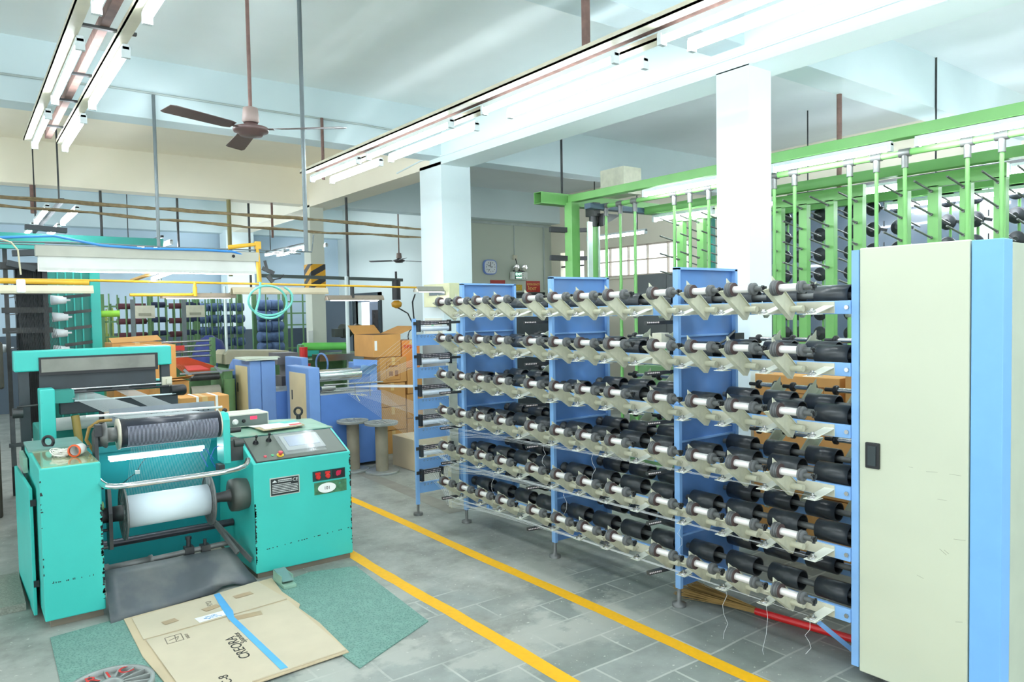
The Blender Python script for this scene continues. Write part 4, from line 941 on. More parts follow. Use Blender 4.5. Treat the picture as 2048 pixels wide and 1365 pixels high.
# ---------------- green knitting machine behind
gm = thing('green_knitting_machine', 'dull green machine with steel roll and red cloth, left of the blue machines', 'machine', (2.6, 10, 0))
part('side_casting', MB().box(2.72, 2.84, 9.8, 10.4, 0, 1.22).lathe((2.70,9.9,1.05),(1,0,0),[(0,.1),(.14,.1)],20).lathe((2.70,9.9,.72),(1,0,0),[(0,.1),(.14,.1)],20).lathe((2.78,9.76,.3),(0,0,1),[(0,.07),(.8,.07)],16), greend, gm, .01)
part('side_casting', MB().box(2.28, 2.32, 9.8, 10.4, 0, 1.1), greend, gm)
part('cloth_roll', MB().cyl((2.33, 9.85, .93), (2.68, 9.85, .93), .10, 28), M('roll_cloth_grey', (168,166,150), .8), gm)
part('dark_roller', MB().cyl((2.33, 9.85, 1.14), (2.68, 9.85, 1.14), .045, 20), dsteel, gm)
part('rail', MB().bar((2.2,9.8,1.2), (2.85,9.8,1.21), .03, .02).bar((2.25,9.8,1.25),(2.35,9.8,1.15),.02,.03).bar((2.62,9.8,1.27),(2.7,9.8,1.18),.02,.03), steel, gm)
part('red_cloth', MB().prism([(2.33,9.95,1.22),(2.6,9.95,1.22),(2.55,10.25,1.26),(2.36,10.25,1.26)], (0,0,.01)), M('cloth_red', (220,70,64), .8), gm)
part('base_bar', MB().cyl((2.3,9.75,.78),(2.75,9.75,.78),.03,10), greend, gm)
gm2 = thing('green_knitting_machine', 'cream topped machine with a blue label behind the second blue machine', 'machine', (3.3, 11.5, 0))
part('hood', MB().prism([(3.15,11.2,1.2),(4.1,11.2,1.2),(4.1,11.2,1.36),(3.2,11.2,1.4),(3.15,11.2,1.34)], (0,.6,0)), M('hood_beige', (184,178,150), .5), gm2)
part('body', MB().box(3.2, 4.05, 11.25, 11.8, 0, 1.2), greend, gm2)
part('blue_label', MB().box(3.36, 3.56, 11.19, 11.2, 1.22, 1.29), M('label_navy', (50,70,140), .5), gm2)
gm3 = thing('green_knitting_machine', 'machine with bright green roll and red bottle beyond the blue warper', 'machine', (4.5, 11, 0))
part('green_roll', MB().cyl((4.25,11,1.42), (4.95,11,1.40), .06, 20), M('roll_bright_green', (110,206,96), .4), gm3)
part('frame', MB().box(4.2,4.95,11.1,11.5,0,1.2).box(4.2,4.25,10.95,11.1,.2,1.45).box(4.93,4.98,10.95,11.1,.2,1.45), greend, gm3)
part('steel_tray', MB().box(4.35, 5.1, 10.6, 10.9, 1.2, 1.3), steel, gm3)
part('wheel', MB().torus((4.30,10.4,1.18),(1,.2,0),.15,.015,24,6), bluem, gm3)
part('red_can', MB().cyl((4.18,10.8,1.2),(4.18,10.8,1.42),.06,14), redp, gm3)
gm4 = thing('knitting_machine', 'dark knitting head with round cover on a green stand before the dark door', 'machine', (5.4, 12, 0))
part('head', MB().lathe((5.3,11.9,1.62),(1,.3,0),[(0,.12),(.12,.13),(.14,.08),(.3,.08),(.32,.12),(.4,.1)],20).box(5.15,5.3,11.85,12,1.52,1.66), M('head_dark', (60,66,60), .4, var=.3), gm4)
part('stand', MB().box(5.42,5.45,11.95,11.98,0,1.55).box(5.1,5.9,11.9,12.2,0,1.25), greend, gm4)
single('table_machine', MB().box(3.62,4.1,10.2,10.55,0,1.05).box(3.55,3.85,10.15,10.5,1.22,1.38).box(3.7,3.8,10.2,10.5,1.05,1.22), M('machine_grey', (110,108,110), .5, var=.2), 'low dark grey machine with flat top behind the blue warper', 'machine')
single('red_tub', MB().lathe((3.98,10.35,1.05),(0,0,1),[(0,.1),(.15,.12)],20), redp, 'red plastic tub beside the dark grey machine', 'tub')
single('teal_bin', MB().box(4.75,5.05,12.3,12.6,1.18,1.4), teal, 'small turquoise bin standing behind the slim column', 'bin', bevel=.03)
single('bin_stand', MB().box(4.6,5.15,12.2,12.7,0,1.175), greend, 'green stand under the turquoise bin', 'stand')
# ---------------- right-hand green creel
gc = thing('green_creel', 'tall bright green tube creel with pins and black discs along the right side', 'creel', (7, 4.5, 0))
part('top_beam', MB().box(5.95, 6.05, -1.5, 6.75, 3.2, 3.29), green, gc, .006)
part('cross_beam', MB().hollow((0,0,0),(0,0,.001),.01,.009) if False else MB().box(5.55, 7.6, 6.76, 6.90, 3.17, 3.175).box(5.55, 7.6, 6.76, 6.90, 3.3, 3.305).box(5.55, 7.6, 6.76, 6.765, 3.175, 3.3).box(5.55, 7.6, 6.895, 6.90, 3.175, 3.3), green, gc)
part('cross_beam', MB().box(5.9, 8.2, 6.3, 6.4, 3.08, 3.14), M('creel_dark_beam', (70,92,108), .4), gc)
part('main_post', MB().box(5.93, 6.06, 6.66, 6.79, 0, 3.2), green, gc, .004)
part('second_beam', MB().box(6.8, 6.9, -1.5, 6.3, 3.06, 3.15), green, gc)
part('third_beam', MB().box(7.85, 7.95, -1.5, 5.6, 3.0, 3.09), green, gc)
part('junction_box', MB().box(6.45, 6.75, 6.3, 6.7, 3.3, 3.62), cream, gc)
part('top_pipe', MB().cyl((6.15, -1.5, 3.12), (6.15, 6.5, 3.12), .027, 12), green, gc)
py = [6.3, 6.07, 5.84, 5.27, 5.06, 4.82, 4.07, 3.86, 3.34, 3.11, 2.88, 2.42, 2.19, 1.7, 1.45, 1.2]
for y in py:
    part('upright_pole', MB().cyl((6.15, y, .05), (6.15, y, 3.1), .016, 8).cyl((6.15,y,.05),(6.15,y,2.3),.019,8), green, gc)
    part('pipe_joint', MB().cyl((6.15, y-.045, 3.12), (6.15, y+.045, 3.12), .034, 10).cyl((6.15,y,3.0),(6.15,y,3.12),.026,10), castg, gc)
part('corner_fitting', MB().box(6.1,6.2,6.45,6.6,3.02,3.18).cyl((6.15,6.52,2.9),(6.15,6.52,3.05),.05,10).prism([(6.2,6.4,3.05),(6.5,6.4,3.05),(6.2,6.4,2.9)],(0,.1,0)), dsteel, gc)
part('perforated_strip', MB().box(6.1, 6.2, 6.5, 6.58, .1, 2.95), green, gc)
parts('perforated_strip', MB().box(6.03, 6.1, 6.48, 6.5, .1, 2.95).box(6.2,6.22,6.48,6.5,.1,2.95), M('strip_pale', (210,222,218), .3, metal=.4), gc)
for z in (2.87, 2.53, 2.17, 1.9): part('yarn_sensor', MB().bar((5.75,6.85,z+.01),(6.0,6.75,z),.07,.06).bar((6.05,6.7,z),(6.15,6.6,z),.05,.05), black, gc)
# pin frames
FR = [(5.95, 5.25, 3), (4.63, 3.66, 4), (3.34, 2.45, 4), (2.3, 1.4, 3)]
pin = None; disc = None
GO = Vector(ORG['green_creel'])
pin_me = mesh('pin', MB().cyl((0,0,0), (-.33,0,.06), .009, 6).cyl((.07,0,-.01),(.36,0,-.06), .008, 6).lathe((0,0,0),(-1,0,0),[(0,.014),(.03,.014)],6), castg)
npin = 0
for fi, (y0, y1, n) in enumerate(FR):
    fr = part('pin_frame', MB().box(6.98, 7.04, y1, y0, 2.94, 3.06), green, gc)
    ys = [y0-.05-(y0-y1-.1)*i/(n-1) for i in range(n)]
    for y in ys:
        up = part('upright', MB().box(6.98, 7.05, y-.045, y+.045, .1, 2.95), green, fr)
    for y in ys:
        for k in range(7):
            z = 2.9-.205*k
            if z < 1.7: continue
            o = bpy.data.objects.new('pin', pin_me); C.objects.link(o); o.parent = gc; o.location = Vector((6.96, y, z))-GO; npin += 1
# discs on thin poles
dm = MB().lathe((0,0,0), (-1,0,0), [(0,.03),(.01,.075),(.04,.08),(.05,.07),(.055,.03),(.07,.025)], 20).bar((-.02,-.07,.0),(-.02,-.14,-.02),.02,.03).cyl((-.02,-.11,.02),(-.02,-.11,.08),.006,5)
disc_me = mesh('tension_disc', dm, M('disc_black', (44,48,54), .4, var=.2))
nd = 0
dpy = [5.11, 4.91, 4.66, 4.3, 4.05, 3.78, 3.3, 3.05, 2.7, 2.5, 2.2]
for y in dpy:
    part('disc_pole', MB().cyl((8.0, y, .1), (8.0, y, 3.05), .014, 8), green, gc)
    for k in range(7):
        z = 2.94-.225*k
        o = bpy.data.objects.new('tension_disc', disc_me); C.objects.link(o); o.parent = gc; o.location = Vector((7.97, y, z))-GO; nd += 1
part('inner_pipe', MB().cyl((8.0,-1,3.06),(8.0,5.6,3.06),.02,10), green, gc)
part('inner_post', MB().box(7.96,8.04,5.5,5.58,0,3.0).box(7.4,7.46,5.75,5.81,0,3.1), darkteal, gc)
single('yellow_rail', MB().box(7.5, 7.56, 1.5, 5.2, 1.36, 1.44), yellow, 'horizontal yellow rail low behind the green creel frames', 'rail')
for i, (y0, y1, z, lab) in enumerate(((8.3, 9.9, 2.55, 'charcoal tall cupboard under the far window'), (7.35, 8.25, 2.35, 'second charcoal cupboard right of the window'))):
    t = thing('storage_cupboard', lab, 'cupboard', (10.7, (y0+y1)/2, 0))
    part('cupboard_body', MB().box(10.4, 11.1, y0, y1, 0, z), M('cupboard_charcoal', (84,90,90), .5, var=.08), t)
    part('cupboard_door', MB().box(10.38, 10.4, y0+.01, (y0+y1)/2-.005, .05, z-.02), M('cupboard_charcoal'), t)
    part('cupboard_door', MB().box(10.38, 10.4, (y0+y1)/2+.005, y1-.01, .05, z-.02), M('cupboard_charcoal'), t)
t = thing('storage_cupboard', 'low dark cupboard beyond the rack seen between its first two panels', 'cupboard', (9.2, 10.4, 0))
part('cupboard_body', MB().box(9.0, 9.6, 10.6, 12.2, 0, 1.9), darkgr, t)
part('cupboard_shelf', MB().box(8.97, 9.0, 10.6, 12.2, 1.2, 1.23), steel, t)
# ---------------- wall items by the exit
ck = thing('wall_clock', 'small square-round white wall clock with blue rim beside the column', 'clock', (9.5, 13.4, 2.75))
def rrect(cx, y, cz, w, h, r, n=5):
    out = []
    for (sx, sz, a0) in ((1,1,0),(-1,1,PI/2),(-1,-1,PI),(1,-1,1.5*PI)):
        for i in range(n+1):
            a = a0+i*PI/2/n; out.append((cx+sx*(w/2-r)+r*math.cos(a), y, cz+sz*(h/2-r)+r*math.sin(a)))
    return out
part('clock_case', MB().prism(rrect(9.5,13.39,2.895,.36,.33,.11), (0,.035,0)), M('clock_blue', (110,140,210), .4), ck)
part('clock_face', MB().prism(rrect(9.505,13.382,2.895,.31,.285,.09), (0,.008,0)), M('clock_white', (222,228,232), .4), ck)
mb = MB().bar((9.505,13.379,2.895),(9.505,13.379,2.99),.012,.002,(0,1,0)).bar((9.505,13.379,2.895),(9.56,13.379,2.9),.012,.002,(0,1,0)).bar((9.46,13.379,2.93),(9.46,13.379,2.91),.03,.002,(0,1,0)).bar((9.46,13.379,2.82),(9.46,13.379,2.84),.03,.002,(0,1,0))
for i in range(12):
    g = i*PI/6; mb.box(9.505+.115*math.sin(g)-.006, 9.505+.115*math.sin(g)+.006, 13.378, 13.38, 2.895+.105*math.cos(g)-.01, 2.895+.105*math.cos(g)+.01)
part('clock_hands', mb, inkb, ck)
el = thing('emergency_light', 'white twin lamp emergency light with green EXIT panel above the door', 'exit light', (10.25, 13.3, 2.6))
part('light_body', MB().box(10.04, 10.48, 13.3, 13.4, 2.615, 2.80), M('light_body_white', (214,220,212), .4), el, .02)
xp = part('exit_panel', MB().box(10.12, 10.30, 13.292, 13.3, 2.635, 2.785), M('exit_green', (20,90,70), .4), el)
ex = M('exit_letters', (170,255,220), .5, emit=2.5)
text('exit_letters', 'EXIT', .085, (10.127, 13.289, 2.715), (1,0,0), (0,0,1), ex, xp)
mb = MB().bar((10.14,13.289,2.668),(10.28,13.289,2.668),.03,.002,(0,1,0)).prism([(10.28,13.289,2.645),(10.295,13.289,2.668),(10.28,13.289,2.69)],(0,-.001,0))
part('exit_arrow', mb, ex, xp)
for x in (10.15, 10.38): part('lamp_head', MB().lathe((x,13.34,2.90),(0,-1,-.15),[(0,.05),(.03,.07),(.06,.082),(.065,.07),(.067,.02)],20), chrome, el)
part('lamp_bracket', MB().box(10.1,10.42,13.32,13.36,2.80,2.83).tube([(10.27,13.33,2.83),(10.22,13.35,2.95),(10.2,13.38,3.1)],.01,6), black, el)
part('button', MB().box(10.335,10.35,13.295,13.3,2.75,2.765).box(10.335,10.35,13.295,13.3,2.7,2.715).box(10.335,10.35,13.295,13.3,2.65,2.665).box(10.4,10.415,13.295,13.3,2.65,2.665), inkb, el)
single('socket_box', MB().box(10.15,10.25,13.38,13.43,3.08,3.18), cream, 'small cream junction box on the conduit above the emergency light', 'junction box')
single('wall_conduit', MB().box(10.19,10.21,13.41,13.43,3.18,3.86).box(8.9,11.2,13.4,13.43,3.85,3.9).box(11.05,11.08,13.4,13.43,2.4,3.85), M('conduit_pale'), 'pale conduit lines on the sage wall around the exit', 'conduit')
sg = thing('emergency_exit_sign', 'red sign reading EMERGENCY EXIT above the door', 'sign', (10.73, 13.4, 2.34))
part('sign_board', MB().box(10.53, 10.93, 13.415, 13.43, 2.345, 2.60), M('sign_red', (176,44,34), .4), sg)
syl = M('sign_yellow', (240,196,110), .5)
text('sign_letters', 'EMERGENCY', .066, (10.73, 13.412, 2.50), (1,0,0), (0,0,1), syl, sg, 'CENTER')
text('sign_letters', 'EXIT', .095, (10.625, 13.412, 2.39), (1,0,0), (0,0,1), syl, sg)
part('running_figure', MB().bar((10.575,13.412,2.40),(10.6,13.412,2.44),.014,.002,(0,1,0)).bar((10.6,13.412,2.44),(10.58,13.412,2.49),.018,.002,(0,1,0)).bar((10.6,13.412,2.43),(10.625,13.412,2.4),.012,.002,(0,1,0)), syl, sg)
single('small_sign', MB().box(10.21, 10.4, 13.415, 13.43, 2.38, 2.51), M('sign_mustard', (206,178,52), .5, var=.3, scale=60), 'small yellow sign left of the red exit sign', 'sign')
single('red_sign', MB().box(9.52, 9.92, 13.415, 13.43, 2.45, 2.61), M('sign_red'), 'red sign board partly hidden behind the rack panel', 'sign')
# panel box on column 2
pb = thing('distribution_box', 'cream electrical box mounted on the big column behind the rack', 'electrical box', (5.1, 8.37, 1.98))
part('box_body', MB().box(5.04, 5.2, 8.02, 8.66, 1.98, 2.28), M('box_cream_yellow', (222,222,180), .5), pb, .006)
part('box_latch', MB().box(5.03, 5.04, 8.1, 8.5, 2.13, 2.18).box(5.02,5.03,8.1,8.25,2.135,2.175), steel, pb)
single('notice_paper', MB().box(5.188, 5.19, 8.45, 8.9, 1.62, 1.83), M('notice_offwhite', (224,226,214), .7, var=.05, scale=30), 'faded white notice stuck low on the big column', 'notice')
single('green_sticker', MB().box(5.184, 5.187, 8.66, 8.72, 1.66, 1.74), M('sticker_green', (130,206,160), .6), 'small green sticker on the faded white notice', 'sticker')
single('paper_card', MB().box(5.10, 5.19, 12.92, 12.94, 1.32, 1.62), paper, 'paper notice card hanging on the slim striped column', 'notice')
# ---------------- fluorescent light tracks
def tube_fix(par, x, y0, y1, z, r=.016, m=None):
    hb = part('batten', MB().box(x-.018, x+.018, y0, y1, z+.024, z+.056), M('batten_white', (214,224,224), .5), par)
    part('tube', MB().cyl((x, y0+.03, z), (x, y1-.03, z), r, 10), m or glow, hb)
    parts('end_holder', MB().box(x-.025,x+.025,y0,y0+.03,z-.025,z+.04).box(x-.025,x+.025,y1-.03,y1,z-.025,z+.04), M('batten_white'), hb)

lt = thing('light_track', 'double fluorescent light track hanging at the upper left', 'light fixture', (.8, 6, 3.5))
for x in (.625, .885): part('side_rail', MB().box(x-.06, x+.01, -1.5, 8.2, 3.56, 3.575).box(x-.06,x-.055,-1.5,8.2,3.56,3.6), M('rail_cream', (214,208,184), .5), lt)
part('centre_channel', MB().box(.735, .785, -1.5, 8.2, 3.6, 3.66), brownsteel, lt)
for y in (2.0, 3.6, 4.9, 5.9, 6.65, 7.6): part('cross_strap', MB().box(.57, .93, y, y+.03, 3.585, 3.6), dsteel, lt)
for x, dx in ((.645, 0), (.885, .0)):
    for (y0, y1) in ((6.85, 8.12), (5.0, 6.4), (2.9, 4.4), (1.2, 2.6), (-.6, .8)): tube_fix(lt, x, y0, y1, 3.5)
for y in (1.0,): parts('drop_rod', MB().cyl((.76, y, 3.66), (.76, y, 4.57), .012, 8), brownsteel, lt)
lt = thing('light_track', 'double fluorescent light track running beside the main white beam', 'light fixture', (3.4, 5, 3.45))
for x in (3.27, 3.50): part('side_rail', MB().box(x-.06, x+.02, -1.5, 8.25, 3.52, 3.535).box(x-.06,x-.055,-1.5,8.25,3.52,3.56), M('rail_cream'), lt)
part('centre_channel', MB().box(3.35, 3.42, -1.5, 8.25, 3.56, 3.62), brownsteel, lt)
for x, of in ((3.33, 0), (3.56, -.03)):
    for (y0, y1) in ((6.95, 8.2), (5.2, 6.75), (3.3, 4.75), (1.9, 2.95), (.2, 1.6)): tube_fix(lt, x, y0+of, y1+of, 3.45)
for y in (1.5, 3.62): parts('drop_rod', MB().box(3.37, 3.41, y, y+.04, 3.62, 4.57), brownsteel, lt)
for i, (x, y0, y1, z) in enumerate(((5.98, 2.90, 3.98, 3.14), (5.98, 1.6, 2.72, 3.14), (5.98, 4.5, 5.55, 3.13), (5.98, .2, 1.4, 3.14), (6.85, 5.3, 6.2, 2.985), (7.9, 2.2, 3.9, 2.925), (8.6, 3.5, 5.0, 3.25), (8.6, 1.5, 3.0, 3.25), (8.6, -.6, .9, 3.25), (8.6, 5.6, 7.0, 3.25))):  # last three tubes are added, mostly hidden, to brighten the right bay
    t = thing('tube_light', ('fluorescent tube under the green beam above the tall cabinet', 'fluorescent tube under the green beam at the right edge', 'fluorescent tube under the green beam just left of the near column', 'fluorescent tube over the tall cabinet, nearest', 'short fluorescent tube at the far end of the green creel', 'fluorescent tube behind the green pin frames', 'fluorescent tube farthest back over the green creel', 'added fluorescent tube behind the pins above the tall cabinet', 'added fluorescent tube over the far aisle beyond the right edge', 'added fluorescent tube hanging behind the near column')[i], 'tube light', (x, (y0+y1)/2, z))
    tube_fix(t, x, y0, y1, z, .018, glow3)
    if i > 5: parts('drop_rod', MB().cyl((x, y0+.2, z+.07), (x, y0+.2, 4.57), .01, 6), dsteel, t)
t = thing('tube_light', 'fluorescent tube hanging before the far window', 'tube light', (9, 9, 3.2))
tube_fix(t, 9.0, 8.3, 9.7, 3.15, .02); parts('drop_rod', MB().cyl((9,8.5,3.2),(9,8.5,4.57),.01,6).cyl((9,9.5,3.2),(9,9.5,4.57),.01,6), dsteel, t)
# far tracks in the back bay
def far_track(x, y0, y1, lab, z=3.5, n=2):
    t = thing('light_track', lab, 'light fixture', (x, (y0+y1)/2, z))
    part('centre_channel', MB().box(x-.02, x+.02, y0, y1, z+.08, z+.12), dsteel, t)
    for dx in (-.14, .14):
        for k in range(n):
            L = (y1-y0)/n; tube_fix(t, x+dx, y0+k*L, y0+(k+.78)*L, z, .022)
    parts('drop_rod', MB().cyl((x,y0+.3,z+.1),(x,y0+.3,4.57),.01,6).cyl((x,y1-.3,z+.1),(x,y1-.3,4.57),.01,6), dsteel, t)
far_track(9.4, -3, 6.0, 'added long double light track high behind the green creel', 3.35, 5)  # lit track along the white strips, added to brighten the right-bay ceiling
far_track(.98, 9.4, 13.0, 'far double light track beyond the cream beam at the left', 3.1)
far_track(2.9, 13.8, 17.2, 'distant double light track left of the back column', 3.2)
far_track(5.9, 14.2, 17.4, 'distant double light track behind the striped column', 3.3)
# trough fixtures
def trough(name, lab, x0, x1, y, z, h=.17, d=.16, lit=True, ang=0, mat=None):
    t = thing(name, lab, 'light fixture', ((x0+x1)/2, y, z))
    m = mat or M('trough_white', (206,208,200), .5, var=.06, dust=.25)
    mb = MB().prism([(x0, y-.03, z+h), (x0, y+.03, z+h), (x0, y+d/2, z+.02), (x0, y+d/2, z), (x0, y+d/2-.008, z), (x0, y+.02, z+h-.01), (x0, y-.02, z+h-.01), (x0, y-d/2+.008, z), (x0, y-d/2, z), (x0, y-d/2, z+.02)], (x1-x0, 0, 0))
    part('reflector', mb, m, t)
    if lit: part('tube', MB().cyl((x0+.05, y, z+.012), (x1-.05, y, z+.012), .016, 10), glow2, t)
    return t
bt = trough('trough_light', 'long white trough light hanging just above the turquoise machine', .46, 1.90, 5.9, 2.23, .10, .12)
part('carrier_channel', MB().prism([(.445, 5.86, 2.33), (.445, 5.94, 2.33), (.445, 5.94, 2.40), (.445, 5.85, 2.40)], (1.48, 0, 0)), M('channel_offwhite', (190,190,176), .5, dust=.3), bt)
part('round_hole', MB().lathe((1.73, 5.849, 2.365), (0,-1,0), [(0,.012),(.002,.012)], 14), inkb, bt)
part('suspension_rod', MB().cyl((-.2, 5.9, 2.40), (-.2, 5.9, 4.57), .014, 8), greysteel, bt)
trough('trough_light', 'beige unlit trough light along the yellow pipe at the left', -.6, 1.08, 8.2, 2.15, .075, .12, False, mat=beige)
trough('trough_light', 'brown-topped lit trough light hanging before the back column', 1.70, 2.44, 8.25, 2.10, .055, .12, mat=M('trough_brown', (140,128,112), .5))
trough('trough_light', 'beige unlit trough light on the yellow pipe left of the striped column', 2.38, 3.45, 8.15, 2.14, .075, .12, False, mat=M('trough_tan', (176,164,136), .5))
tt = trough('trough_light', 'brown lit trough light right of the striped column', 3.5, 4.22, 8.27, 2.07, .06, .12, mat=M('trough_brown'))
trough('trough_light', 'grey lit trough light reaching behind the big column', 4.66, 5.15, 8.2, 2.17, .07, .14, mat=M('trough_grey', (150,150,140), .5))
part('clip', MB().box(3.8, 3.82, 8.2, 8.27, 2.1, 2.25), dsteel, tt)
t = thing('tube_light', 'slanted lone fluorescent tube under the big trough light', 'tube light', (1.6, 8, 2.3))
part('tube_holder', MB().bar((1.50, 8.6, 2.30), (1.76, 7.6, 2.42), .05, .02), M('holder_orange', (222,178,110), .5), t)
part('tube', MB().cyl((1.62, 8.2, 2.30), (1.76, 7.6, 2.375), .02, 8), glow, t)
# ---------------- pipes, cables, hangers
yp = thing('yellow_air_pipe', 'yellow compressed air pipe crossing the hall with a drop loop', 'pipe', (2.5, 8.2, 2.27))
part('pipe_run', MB().tube([(-3, 8.2, 2.29), (1.1, 8.2, 2.275), (3.46, 8.2, 2.245), (5.1, 8.2, 2.22)], .012, 8).cyl((-.6, 8.2, 2.275), (1.05, 8.2, 2.25), .022, 10), yellow, yp)
part('pipe_drop', MB().tube([(2.02, 8.2, 2.27), (2.02, 8.2, 2.15), (1.98, 8.2, 2.135), (1.4, 8.2, 2.135)], .016, 8).cyl((2.02,8.2,2.22),(2.02,8.2,2.12),.022,8), yellow, yp)
hp = thing('hose_outlet', 'yellow pipe outlet with black hook at the end of the long trough light', 'pipe', (1.9, 5.9, 2.3))
part('outlet_pipe', MB().tube([(1.72, 5.95, 2.44), (1.93, 5.9, 2.47), (1.935, 5.9, 2.30), (1.94, 5.9, 2.17)], .018, 8).tube([(1.80, 5.9, 2.36), (1.93, 5.9, 2.365)], .018, 8).box(1.915,1.955,5.88,5.92,2.43,2.49), yellow, hp)
part('hook_clamp', MB().bar((1.96,5.88,2.28),(2.05,5.88,2.24),.02,.03).bar((2.0,5.88,2.22),(2.04,5.88,2.17),.02,.03).bar((1.98,5.88,2.34),(2.0,5.88,2.25),.01,.02).tube([(2.04,5.88,2.19),(2.1,5.88,2.2),(2.13,5.88,2.23)],.006,6), dsteel, hp)
hs = MB(); pts = []
for i in range(60):
    a = i/59*2*PI*1.9+PI*.5; ex = .02*math.sin(a*.7); pts.append((1.98+.155*math.cos(a)*(1+.12*(i/59))+.04*i/59, 5.88+.03*math.sin(a*1.3), 2.02+.135*math.sin(a)+ex))
pts = [(1.94,5.88,2.17),(1.935,5.88,2.12),(1.93,5.88,2.05)]+pts[12:]
single('air_hose', MB().tube(pts, .009, 8), M('hose_aqua', (120,206,192), .35), 'coiled aqua air hose hanging from the yellow outlet', 'hose')
single('air_hose', MB().tube([(-2,5.84,2.44),(.25,5.84,2.44),(.55,5.84,2.465),(.83,5.84,2.412),(1.1,5.84,2.40),(1.5,5.84,2.405),(1.72,5.85,2.40),(1.86,5.87,2.37)], .009, 8), M('hose_blue2', (60,140,214), .35), 'blue air hose lying along the long trough light', 'hose')
single('grey_cable_run', MB().tube([(-2,5.9,2.42),(.3,5.9,2.42),(.7,5.9,2.43),(1.3,5.9,2.42),(2.5,6.2,2.45),(2.52,6.2,2.6)], .006, 6).tube([(-2,5.92,2.41),(2.4,6.2,2.43)], .005, 6), greysteel, 'thin grey cables running along the long trough light', 'cable')
pc = thing('pendant_socket', 'white cable with socket hanging at the upper left of the machine', 'socket', (.34, 5.8, 2.1))
part('cord', MB().tube([(-.1,5.82,2.45),(.25,5.82,2.43),(.31,5.82,2.41),(.345,5.82,2.36),(.35,5.82,2.28),(.355,5.82,2.2)], .006, 6), M('cord_beige', (204,196,164), .5), pc)
part('socket_body', MB().box(.328,.378,5.8,5.84,2.08,2.17), paper, pc, .01)
def rod(name, lab, x, y, z0, z1, r, m, cat='hanging rod', group='steel hanging rods'):
    return single(name, MB().cyl((x, y, z0), (x, y, z1), r, 10), m, lab, cat, group)
rod('hanging_rod', 'tall grey twin conduit rod at the front, reaching the striped column', 2.43, 6.15, 2.45, 4.57, .018, greysteel)
rod('hanging_rod', 'grey rod left of the fan ending at the long trough light', 1.72, 8.37, 2.28, 4.2, .017, greysteel)
rod('hanging_rod', 'brown rod dropping from the cross beam right of the fan', 3.54, 8.36, 3.5, 4.22, .018, brownsteel)
rod('hanging_rod', 'dark rod dropping from the main beam just right of the striped column', 5.3, 11.6, 2.4, 3.88, .022, dsteel)
rod('hanging_rod', 'thin dark rod behind the cables at the left', 1.9, 13.25, 2.75, 3.93, .02, dsteel)
rod('hanging_rod', 'thin olive rod by the cables over the yellow outlet', 3.85, 13.2, 2.6, 3.93, .035, M('rod_olive', (140,134,90), .6))
rod('hanging_rod', 'thin dark rod right of the olive rod', 4.6, 14.5, 2.3, 4.57, .022, dsteel)
rod('hanging_rod', 'short dark rod above the back column top', 3.2, 14, 2.8, 4.57, .02, dsteel)
rod('hanging_rod', 'short brown rod under the cream beam above the cables', 4.6, 13.2, 3.3, 3.93, .02, brownsteel)
rod('hanging_rod', 'short brown rod under the cream beam at the far left', 1.0, 13.2, 3.5, 3.93, .04, brownsteel)
rod('hanging_rod', 'brown strap hanging from the ceiling over the green creel', 7.2, 4.02, 3.1, 4.04, .025, brownsteel)
rod('hanging_rod', 'dark rod beside the big column over the clock', 7.3, 11.0, 2.7, 4.57, .02, dsteel)
rod('hanging_rod', 'dark rod above the hollow end of the green beam', 6.6, 7.6, 3.3, 4.57, .016, dsteel)
def bundle(name, lab, pts, n, r, m, sp):
    mb = MB(); random.seed(len(pts)+n)
    for k in range(n):
        oz = (random.random()-.5)*sp; oy = (random.random()-.5)*sp; P = []
        for i in range(len(pts)-1):
            a, b = Vector(pts[i]), Vector(pts[i+1])
            for q in range(6):
                t = q/6; p = a.lerp(b, t); p.z += oz+.012*math.sin(i*3+q*1.3+k); p.y += oy; P.append(p)
        P.append(Vector(pts[-1])+Vector((0,oy,oz))); mb.tube(P, r, 5)
    return single(name, mb, m, lab, 'cable bundle')
bundle('cable_bundle', 'upper bundle of old brown cables crossing under the cream beam', [(-3,8.9,3.16),(.4,8.9,3.12),(2,8.9,3.1),(3.75,8.9,3.09),(5.15,8.9,3.05)], 5, .011, cablem, .03)
bundle('cable_bundle', 'lower bundle of old brown cables crossing under the cream beam', [(-3,8.9,3.08),(.4,8.9,3.05),(2,8.9,2.99),(3.6,8.9,2.95),(5.15,8.9,2.95)], 3, .01, cablem, .02)
# ceiling fans
def fan(name, lab, x, y, z, ztop, R, ang, m):
    t = thing(name, lab, 'ceiling fan', (x, y, z))
    part('down_rod', MB().cyl((x,y,z+.06), (x,y,ztop), .013, 10), brownsteel, t)
    part('canopy_cup', MB().lathe((x,y,z+.05), (0,0,1), [(0,.05),(.01,.058),(.10,.05),(.11,.02)], 20), M('cup_greybrown', (150,132,124), .5, var=.15), t)
    part('motor', MB().lathe((x,y,z-.045), (0,0,1), [(0,.02),(.004,.075),(.022,.085),(.03,.115),(.045,.122),(.06,.115),(.075,.06),(.1,.03)], 32), m, t)
    for k in range(3):
        a = math.radians(ang+120*k); d = Vector((math.cos(a), math.sin(a), 0)); s = Vector((-math.sin(a), math.cos(a), 0))
        c = Vector((x,y,z)); mb = MB()
        mb.prism([c+d*.10-s*.015, c+d*.16-s*.02, c+d*.16+s*.02, c+d*.10+s*.015], (0,0,.004))
        P = []
        for (q, w1) in ((.15,.035),(.2,.055),(.4,.062),(R-.03,.068),(R,.05)): P.append((q, w1))
        up = [c+d*q+s*w1+Vector((0,0,.012)) for q, w1 in P]; dn = [c+d*q-s*w1+Vector((0,0,-.008)) for q, w1 in P]
        mb.prism(up+dn[::-1], (0,0,.003)); part('blade', mb, m, t)
